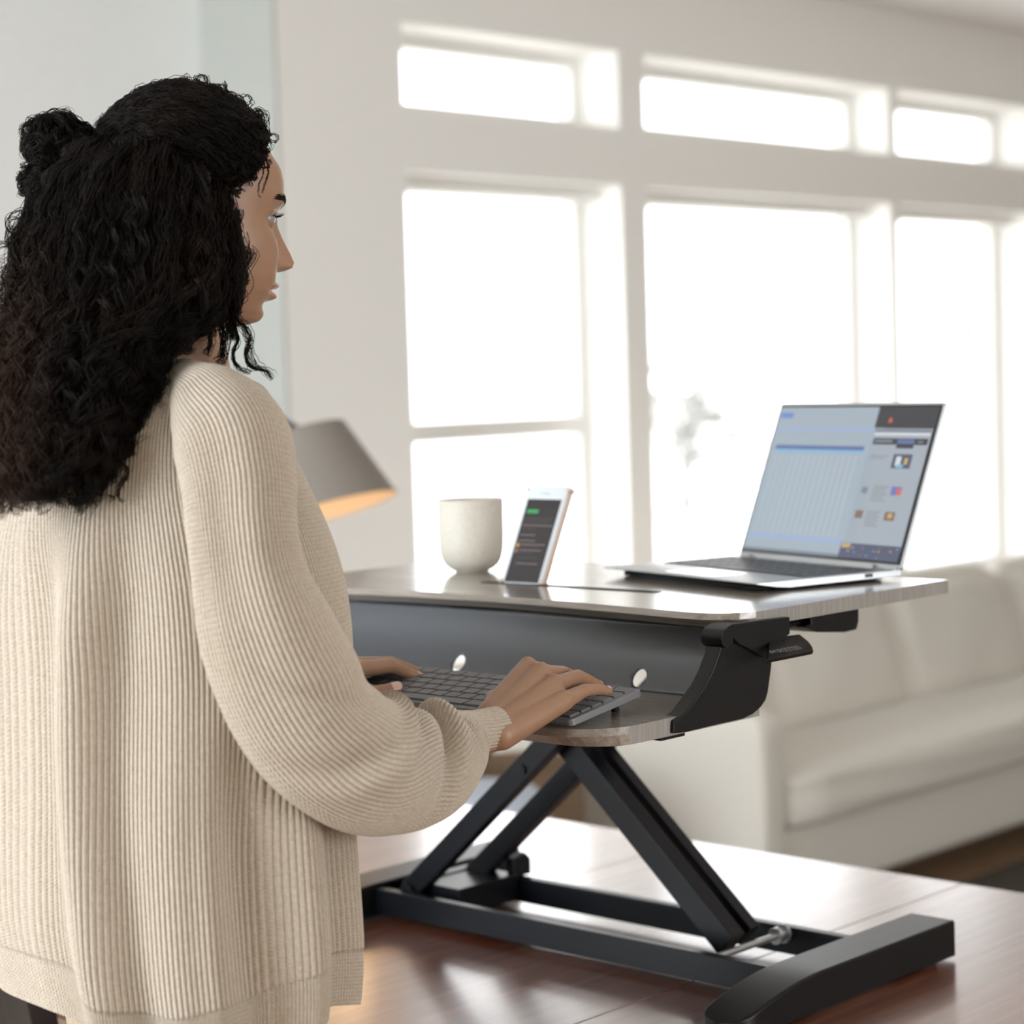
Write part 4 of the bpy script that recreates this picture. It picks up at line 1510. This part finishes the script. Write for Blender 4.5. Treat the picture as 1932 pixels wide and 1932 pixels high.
bun_in = ell((-.098, -.004, .062)); bun_in /= np.linalg.norm(bun_in)
capl = []
for k in range(470):
    tau = rng.uniform(-1, 1)
    sg = np.sign(tau); at_ = abs(tau)
    hp = [np.interp(at_, [0, .3, .55, .75, .9, 1], c) for c in ([.062, .058, .046, .038, .022, .002], [0, .030, .052, .063, .072, .078], [.093, .090, .073, .052, .034, .024])]
    hp[1] *= sg
    q0 = ell(hp); q0 /= np.linalg.norm(q0)
    if rng.random() < .35:
        mid = q0+bun_in*rng.uniform(.1, .9)+np.array([0, 0, .35]); q0 = mid/np.linalg.norm(mid)
    om = math.acos(np.clip(q0@bun_in, -1, 1)); K = 44
    t = np.linspace(0, 1, K)
    q = (np.sin((1-t)*om)[:, None]*q0+np.sin(t*om)[:, None]*bun_in)/max(math.sin(om), 1e-3)
    q = q+np.array([0, 0, 1])*(.14*np.sin(np.pi*t)*(1-.5*at_))[:, None]
    q /= np.linalg.norm(q, axis=1, keepdims=True)
    kk = 1.035+.045*np.sin(np.pi*np.clip(t*1.1, 0, 1))+rng.uniform(0, .03)
    c = np.array([capP(q[m], kk[m]) for m in range(K)])
    c = c+wob(1, K, .0022, (2, 4))[0]
    capl.append(hairs(c, 18, .0026, rng.uniform(.0008, .0026), rng.uniform(.022, .04), own=.0014))
# short springy curls round the hairline and over the crown
for k in range(190):
    at_ = rng.uniform(0, 1) if k < 90 else rng.uniform(0, .35)
    sg = -1 if rng.random() < .75 else 1
    hp = [np.interp(at_, [0, .3, .55, .75, .9, 1], c) for c in ([.066, .062, .051, .043, .027, .007], [0, .030, .052, .063, .071, .076], [.089, .087, .068, .048, .028, .016])]
    hp[1] *= sg
    q0 = ell(hp); q0 /= np.linalg.norm(q0)
    back = rng.uniform(.15, .9) if k >= 90 else rng.uniform(0, .25)
    q0 = q0+np.array([-1, 0, .6])*back*(1-at_*.6); q0 /= np.linalg.norm(q0)
    K = 44
    t = np.linspace(0, 1, K)[:, None]
    dirv = np.array([-.55+.5*rng.normal(), sg*.2, .4+.4*rng.normal()])*.30
    q = q0+dirv*t; q /= np.linalg.norm(q, axis=1, keepdims=True)
    h_ = 1.04+(.07 if rng.random() < .8 else .14)*np.sin(np.pi*t[:, 0])+(.05*rng.random())
    c = np.array([capP(q[m], h_[m]) for m in range(K)])
    capl.append(hairs(c, 4, .0010, rng.uniform(.003, .0065), rng.uniform(.016, .028), own=.0008))
# bun: coils of hair
def coil(cx_, cy_, d, r, n, sq=(1, 1, 1)):
    c0 = at(cx_, cy_, d)
    for k in range(n):
        ax1 = rng.normal(0, 1, 3); ax1 /= np.linalg.norm(ax1)
        ax2 = np.cross(ax1, rng.normal(0, 1, 3)); ax2 /= np.linalg.norm(ax2)
        t = np.linspace(0, rng.uniform(2.0, 4.6), 44)[:, None]+rng.random()*6
        rr = r*rng.uniform(.78, 1.03)
        P = c0+rr*(np.cos(t)*ax1+np.sin(t)*ax2)*np.array(sq)
        P = P+wob(1, 44, .0022, (2, 4))[0]
        capl.append(hairs(P, 14, .0020, rng.uniform(.001, .003), rng.uniform(.02, .035), own=.0010))


coil(112, 278, 2.125, .032, 60)
coil(72, 262, 2.12, .017, 12)
coil(140, 292, 2.12, .030, 34)
coil(92, 348, 2.11, .026, 42)
coil(66, 330, 2.11, .013, 8)
for k in range(46):                      # curly ends along the lower edge
    u_ = rng.random()
    x = -20+235*u_+rng.normal(0, 8); y = 905+rng.uniform(-30, 25)-25*u_
    d = 1.955+.01*rng.random()
    lock([(x+8, y-60, d), (x, y-20, d), (x+rng.normal(-4, 8), y+18, d), (x+rng.normal(-8, 14), y+48, d)], 9, .0011, rng.uniform(.004, .008), rng.uniform(.028, .045))
# solid mass underneath
base = []
NB = 64
Rb = []
for v in np.linspace(0, .96, 60):
    q = [np.interp(v*(len(rows_)-1), np.arange(len(rows_)), rows_[:, c]) for c in range(5)]
    c = at((q[1]+q[2])/2, q[0], q[3]); hw = (q[2]-q[1])/2*q[3]/F
    sc_ = .86 if v > .04 else .5
    sc_ *= 1-.6*ss(v, .8, .96)
    Rb.append([c+sc_*(math.cos(a)*hw*RH-math.sin(a)*q[4]*FH) for a in np.linspace(0, 2*math.pi, NB, endpoint=False)])
Vb = np.array(Rb); ii = np.arange(59)[:, None]; jj = np.arange(NB)[None, :]
base.append((Vb.reshape(-1, 3), np.stack([ii*NB+jj, ii*NB+(jj+1) % NB, (ii+1)*NB+(jj+1) % NB, (ii+1)*NB+jj], -1).reshape(-1, 4)))
# skull cap: the part of the ellipsoid behind the hairline
Rc_ = []
th = np.linspace(0.02, 1, 50); azs = np.linspace(-math.pi, math.pi, 72, endpoint=False)
for t in th:
    row = []
    for a in azs:
        # direction from crown (tilted back) down to the hairline limit
        lim = np.interp(abs(a), [0, .55, 1.0, 1.45, 2.2, math.pi], [math.radians(50), math.radians(53), math.radians(66), math.radians(86), math.radians(118), math.radians(125)])
        el = lim*t
        row.append(capP(np.array([math.sin(el)*math.cos(a), math.sin(el)*math.sin(a), math.cos(el)]), 1.02))
    Rc_.append(row)
Vc = np.array(Rc_); ii = np.arange(49)[:, None]; jj = np.arange(72)[None, :]
base.append((Vc.reshape(-1, 3), np.stack([ii*72+jj, ii*72+(jj+1) % 72, (ii+1)*72+(jj+1) % 72, (ii+1)*72+jj], -1).reshape(-1, 4)))
for (x, y, d, r) in ((112, 278, 2.125, .026), (140, 292, 2.12, .026), (92, 348, 2.11, .021)):
    bm = bmesh.new(); bmesh.ops.create_uvsphere(bm, u_segments=24, v_segments=16, radius=r, matrix=Matrix.Translation(at(x, y, d)))
    vs = np.array([v.co[:] for v in bm.verts]); fs = np.array([[v.index for v in f.verts] for f in bm.faces if len(f.verts) == 4]); bm.free()
    base.append((vs, fs))
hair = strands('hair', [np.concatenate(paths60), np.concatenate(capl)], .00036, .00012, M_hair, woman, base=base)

# fine gold chain at the nape -------------------------------------------
M_gold = mat('gold_chain', (.75, .50, .22), .25, metal=1.0)
cc = [at(x, y, d) for x, y, d in spline([(300, 628, 2.065), (312, 637, 2.055), (330, 645, 2.053), (348, 655, 2.058), (362, 668, 2.068)], 30)]
strands('necklace', np.array([cc]), .0005, .0005, M_gold, woman, sides=6)

# ------------------------------------------------------------------ knitwear
def knit():
    m = mat('cream_ribbed_wool', (.66, .53, .40), .95, sheen=.2, spec=.1)
    t = NT(m)
    uvn = t.n('ShaderNodeUVMap')
    sx = t.n('ShaderNodeSeparateXYZ'); t.l(uvn.outputs[0], sx.inputs[0])
    u, v = sx.outputs[0], sx.outputs[1]
    fu = t.math('FRACT', u)
    tri = t.math('ABSOLUTE', t.math('SUBTRACT', fu, .5))          # 0 at the rib's crest, .5 in the groove
    vv = t.math('ADD', t.math('MULTIPLY', v, 1/.0042), t.math('MULTIPLY', tri, 1.1))
    st = t.math('SINE', t.math('MULTIPLY', vv, 6.2832))
    nz = t.n('ShaderNodeTexNoise', Scale=1500.0, Detail=3)
    t.l(t.coords(), nz.inputs['Vector'])
    h = t.math('ADD', t.math('MULTIPLY', st, .5), t.math('MULTIPLY', nz.outputs['Fac'], 1.3))
    t.bump(h, .55, .0007)
    n2 = t.n('ShaderNodeTexNoise', Scale=260.0, Detail=4)
    t.l(t.coords(), n2.inputs['Vector'])
    t.l(t.ramp(n2.outputs['Fac'], [(.3, (.43, .36, .285)), (.7, (.51, .44, .36))]), t.b.inputs['Base Color'])
    return m


M_knit = knit()


def ribh(ph): return np.abs(np.sin(np.pi*ph))**.55


yy = np.array([(664, 236, 396), (676, 224, 408), (692, 196, 432), (712, 156, 462), (738, 118, 492), (770, 88, 512), (812, 60, 528), (862, 36, 545), (920, 10, 572), (1000, -8, 608),
               (1080, -14, 634), (1160, -16, 648), (1240, -14, 653), (1350, -12, 651), (1480, -8, 648), (1580, -6, 652), (1700, 0, 661), (1790, 16, 665), (1845, 30, 663), (1872, 36, 660)], float)
NRW = 300
pr = spline(yy, NRW)
NRIB = 208
PER = 8
NT_ = NRIB*PER
th = np.linspace(0, 2*np.pi, NT_, endpoint=False)
k1, k2 = float(rt@RH), float(f_b@RH)
BR = .74
V = np.zeros((NRW, NT_, 3)); 
vlen = 0.0
uvv = np.zeros((NRW, NT_+1, 2))
deg = np.degrees(th); deg = np.where(deg > 180, deg-360, deg)


def gs(c, w_): 
    d_ = (deg-c+180) % 360-180
    return np.exp(-(d_/w_)**2)


prev = None
for i_ in range(NRW):
    py, L_, R_ = pr[i_]
    c = at((L_+R_)/2, py, 2.12)
    s = (R_-L_)/2*2.12/F
    br_ = BR+(1.0-BR)*ss(py, 760, 664)
    a = s/math.sqrt(k1*k1+(br_*k2)**2); b = br_*a
    ex = .86
    ca, sa_ = np.cos(th), np.sin(th)
    X = a*np.sign(ca)*np.abs(ca)**ex; Y = b*np.sign(sa_)*np.abs(sa_)**ex
    nrm = np.hypot(X, Y); 
    r1_ = ss(py, 860, 1180); r2 = ss(py, 1250, 1600)
    sway = 3.0*math.sin(py/170.0)
    fold = 1.7*r1_*(.013*gs(61+sway, 8)-.012*gs(80+sway*.7, 10)+.012*gs(106, 11)-.007*gs(45+sway, 7)+.004*gs(30, 8)+.010*gs(133, 9)-.010*gs(150, 9)+.01*gs(-170, 10)-.01*gs(-140, 12)+.01*gs(-110, 12))
    fold = fold+1.4*r2*(-.016*gs(6-.010*(py-1600), 8)+.008*gs(-12, 7)-.009*gs(-27, 6)+.006*gs(-40, 7)+.004*gs(18, 5))
    fold = fold-.010*ss(py, 820, 900)*(1-ss(py, 1250, 1500))*gs(36, 13)
    hem = ss(py, 1768, 1774)
    ph1 = th/(2*np.pi)*NRIB
    rib = ribh(ph1)*(1-hem)+ribh(ph1*2)*.6*hem
    amp = .0027*(.5+.5*ss(py, 664, 760))
    disp_ = fold+amp*rib
    P = c+((X/nrm)*(nrm+disp_))[:, None]*rt+((Y/nrm)*(nrm+disp_))[:, None]*bk
    # neckline dips forward and the hem hangs lower at the back
    dz = .016*(1-ss(py, 664, 740))*np.sin(th)
    low = ss(py, 1500, 1900)*(.030*gs(38, 30)-.018*gs(112, 42)-.012*gs(-30, 20)+.012*gs(5, 8)+.02*gs(-120, 50))
    P[:, 2] += dz-low+.003*hem*np.sin(3*th+1)
    V[i_] = P
    if prev is not None: vlen += float(np.linalg.norm(P[NT_//10]-prev))
    prev = P[NT_//10].copy()
    uvv[i_, :, 0] = np.arange(NT_+1)/PER*(2 if hem > .5 else 1)
    uvv[i_, :, 1] = vlen
V -= PO
# turn the hem under and close the neckline inside
sweater = link('sweater', grid_mesh('sweater', V, True, uvv), M_knit, woman)
so = sweater.modifiers.new('thick', 'SOLIDIFY'); so.thickness = .003; so.offset = -1; so.use_even_offset = False
# the underarm and centre seams show as cords; ribbed collar band
cb = []
NCB, PCB = 70, 9
ncb = NCB*PCB
thc = np.linspace(0, 2*np.pi, ncb, endpoint=False)
c = at(316, 664, 2.12); s = 80*2.12/F; a = s/math.sqrt(k1*k1+k2*k2)
Vc = np.zeros((26, ncb, 3)); uvc = np.zeros((26, ncb+1, 2))
for i_ in range(26):
    q = i_/25*math.pi*1.25-.35
    rad_ = a*1.02+.0035+.0035*math.sin(q)+.0008*ribh(thc/(2*np.pi)*NCB)
    zz = -.006+.010*(1-math.cos(q))/1.0
    Vc[i_] = c+(rad_*np.cos(thc))[:, None]*rt+(rad_*np.sin(thc))[:, None]*bk+np.array([0, 0, 1])*(.016*np.sin(thc)+zz-.004)[:, None]
    uvc[i_, :, 0] = np.arange(ncb+1)/PCB; uvc[i_, :, 1] = i_*.001
link('collar', grid_mesh('collar', Vc-PO, True, uvc), M_knit, sweater)


def sleeve(name, P0, nrib, fold_fn, rows=260, cuff_t=.93, ref=None):
    P = spline(P0, rows)
    c = P[:, :3]; r = P[:, 3]
    T = np.gradient(c, axis=0); T /= np.linalg.norm(T, axis=1, keepdims=True)
    n1 = -fw-(T@(-fw))[:, None]*T; n1 /= np.linalg.norm(n1, axis=1, keepdims=True)
    n2 = np.cross(T, n1)
    n = nrib*PER
    ph = np.linspace(0, 2*np.pi, n, endpoint=False)
    s = np.concatenate([[0], np.cumsum(np.linalg.norm(np.diff(c, axis=0), axis=1))])
    t = s/s[-1]
    TT, PP = np.meshgrid(t, ph, indexing='ij')
    cuff = ss(t, cuff_t-.004, cuff_t+.004)[:, None]
    rib = ribh(PP/(2*np.pi)*nrib)*.0027*(1-cuff)*np.minimum(1, r[:, None]/.045)+ribh(PP/(2*np.pi)*(nrib//2))*.0015*cuff
    R = r[:, None]+rib+fold_fn(TT, PP)
    V = c[:, None]+(R*np.cos(PP))[..., None]*n1[:, None]+(R*np.sin(PP))[..., None]*n2[:, None]
    # finish: roll the cuff edge inwards
    V = list(V)
    for q in (.92, .80, .70):
        V.append(c[-1]+(V[rows-1]-c[-1])*q+T[-1]*.001*(1-q)-T[-1]*.012*(q < .75))
    V = np.array(V)
    uv = np.zeros((len(V), n+1, 2))
    uv[:, :, 0] = np.arange(n+1)/PER
    uv[:rows, :, 1] = s[:, None]; uv[rows:, :, 1] = s[-1]
    return link(name, grid_mesh(name, V-PO, True, uv), M_knit, sweater)


spx = [(345, 712, 2.06, .018), (372, 735, 2.03, .0260), (404, 772, 1.995, .0400), (436, 830, 1.965, .0510), (450, 905, 1.950, .0500), (456, 990, 1.942, .0475), (468, 1080, 1.94, .0490), (494, 1175, 1.94, .0575), (542, 1285, 1.950, .0630),
       (607, 1385, 1.965, .0620), (695, 1448, 2.00, .0600), (785, 1446, 2.045, .0545), (842, 1420, 2.085, .0405), (876, 1394, 2.110, .0285), (900, 1383, 2.122, .0215), (940, 1374, 2.140, .0205)]
P0 = [(*at(a_, b_, d_), r_) for a_, b_, d_, r_ in spx]


def foldR(T, Pn):
    up = lambda c, w_: np.exp(-(((Pn-math.radians(c)+math.pi) % (2*math.pi)-math.pi)/math.radians(w_))**2)
    g1 = lambda c, w_: np.exp(-((T-c)/w_)**2)
    # angle from the top of the forearm (-90 deg) round the camera side (0) to underneath (90)
    phw = (Pn+math.pi) % (2*math.pi)-math.pi
    o = np.zeros_like(T)
    o += .016*np.exp(-((T-(.70-.02*phw))/.030)**2)*up(-92, 42)          # bunch in the crook of the elbow
    o += -.014*np.exp(-((T-(.765+.0*phw))/.030)**2)*up(-80, 50)
    o += -.006*np.exp(-((T-.60)/.035)**2)*up(-70, 40)
    d1 = T-(.872-.030*(phw+1.2))
    o += .013*np.exp(-(d1/.022)**2)*up(-62, 48)                          # puff lapping over the cuff
    d2 = T-(.838-.030*(phw+1.2))
    o += -.021*np.exp(-(d2/.015)**2)*up(-30, 62)
    o += -.0065*np.exp(-((T-(.635-.045*phw))/.016)**2)*up(-15, 42)+.005*np.exp(-((T-(.672-.045*phw))/.018)**2)*up(-20, 42)
    o += -.005*np.exp(-((T-(.775-.03*phw))/.015)**2)*up(10, 40)-.005*np.exp(-((T-(.52-.08*phw))/.018)**2)*up(-25, 30)
    o += .006*np.sin(9*T+2*phw)*g1(.45, .2)*up(0, 70)*.5
    o += -.005*g1(.30, .10)*up(20, 16)+.004*g1(.34, .12)*up(-20, 20)-.004*g1(.42, .1)*up(50, 14)
    return o


sleeve('sleeve', P0, 74, foldR, rows=330, cuff_t=.945)
wL = wr_L
P0 = [(*(PO+np.array([0, 0, 1.42])-rt*.07), .040), (*(PO+np.array([0, 0, 1.40])-rt*.13), .052), (*(PO+np.array([0, 0, 1.33])-rt*.175+f_b*.0), .052), (*(el_L*.5+shL*.5), .052), (*(el_L+np.array([0, 0, .03])), .056),
      (*(el_L*.72+wL*.28), .055), (*(el_L*.35+wL*.65), .045), (*(el_L*.12+wL*.88), .027), (*(wL*1.0), .0225)]
sleeve('sleeve', P0, 60, lambda T, Pn: .004*np.sin(20*T+2*Pn), rows=150)

# trousers ----------------------------------------------------------------
g = Org()
for sg in (-1, 1):
    hip = PO+rt*sg*.078+bk*.01+np.array([0, 0, .93]); kn = PO+rt*sg*.09+f_b*.02+np.array([0, 0, .50]); an = PO+rt*sg*.10+np.array([0, 0, .13])
    g.chain([(hip, .096), (hip*.6+kn*.4, .086), (kn, .070), (an, .066)])
v, f = g.done(.008, 6)
M_trs = noise_mat('tan_ribbed_trousers', (.34, .25, .17), (.46, .36, .26), 300, .9, stretch=(1, 1, .06), bump=.4, bdist=.0015)
link('trousers', fast_mesh('trousers', v-PO, f), M_trs, woman)
for sg in (-1, 1):
    g = Org(); an = PO+rt*sg*.10
    g.chain([(an-f_b*.045+np.array([0, 0, .045]), .038), (an+f_b*.06+np.array([0, 0, .040]), .036), (an+f_b*.13+np.array([0, 0, .030]), .028)])
    v, f = g.done(.006, 5)
    v[:, 2] = np.maximum(v[:, 2], 0.001)
    link('shoe', fast_mesh('shoe', v-PO, f), mat('cream_leather', (.6, .55, .48), .5), woman)
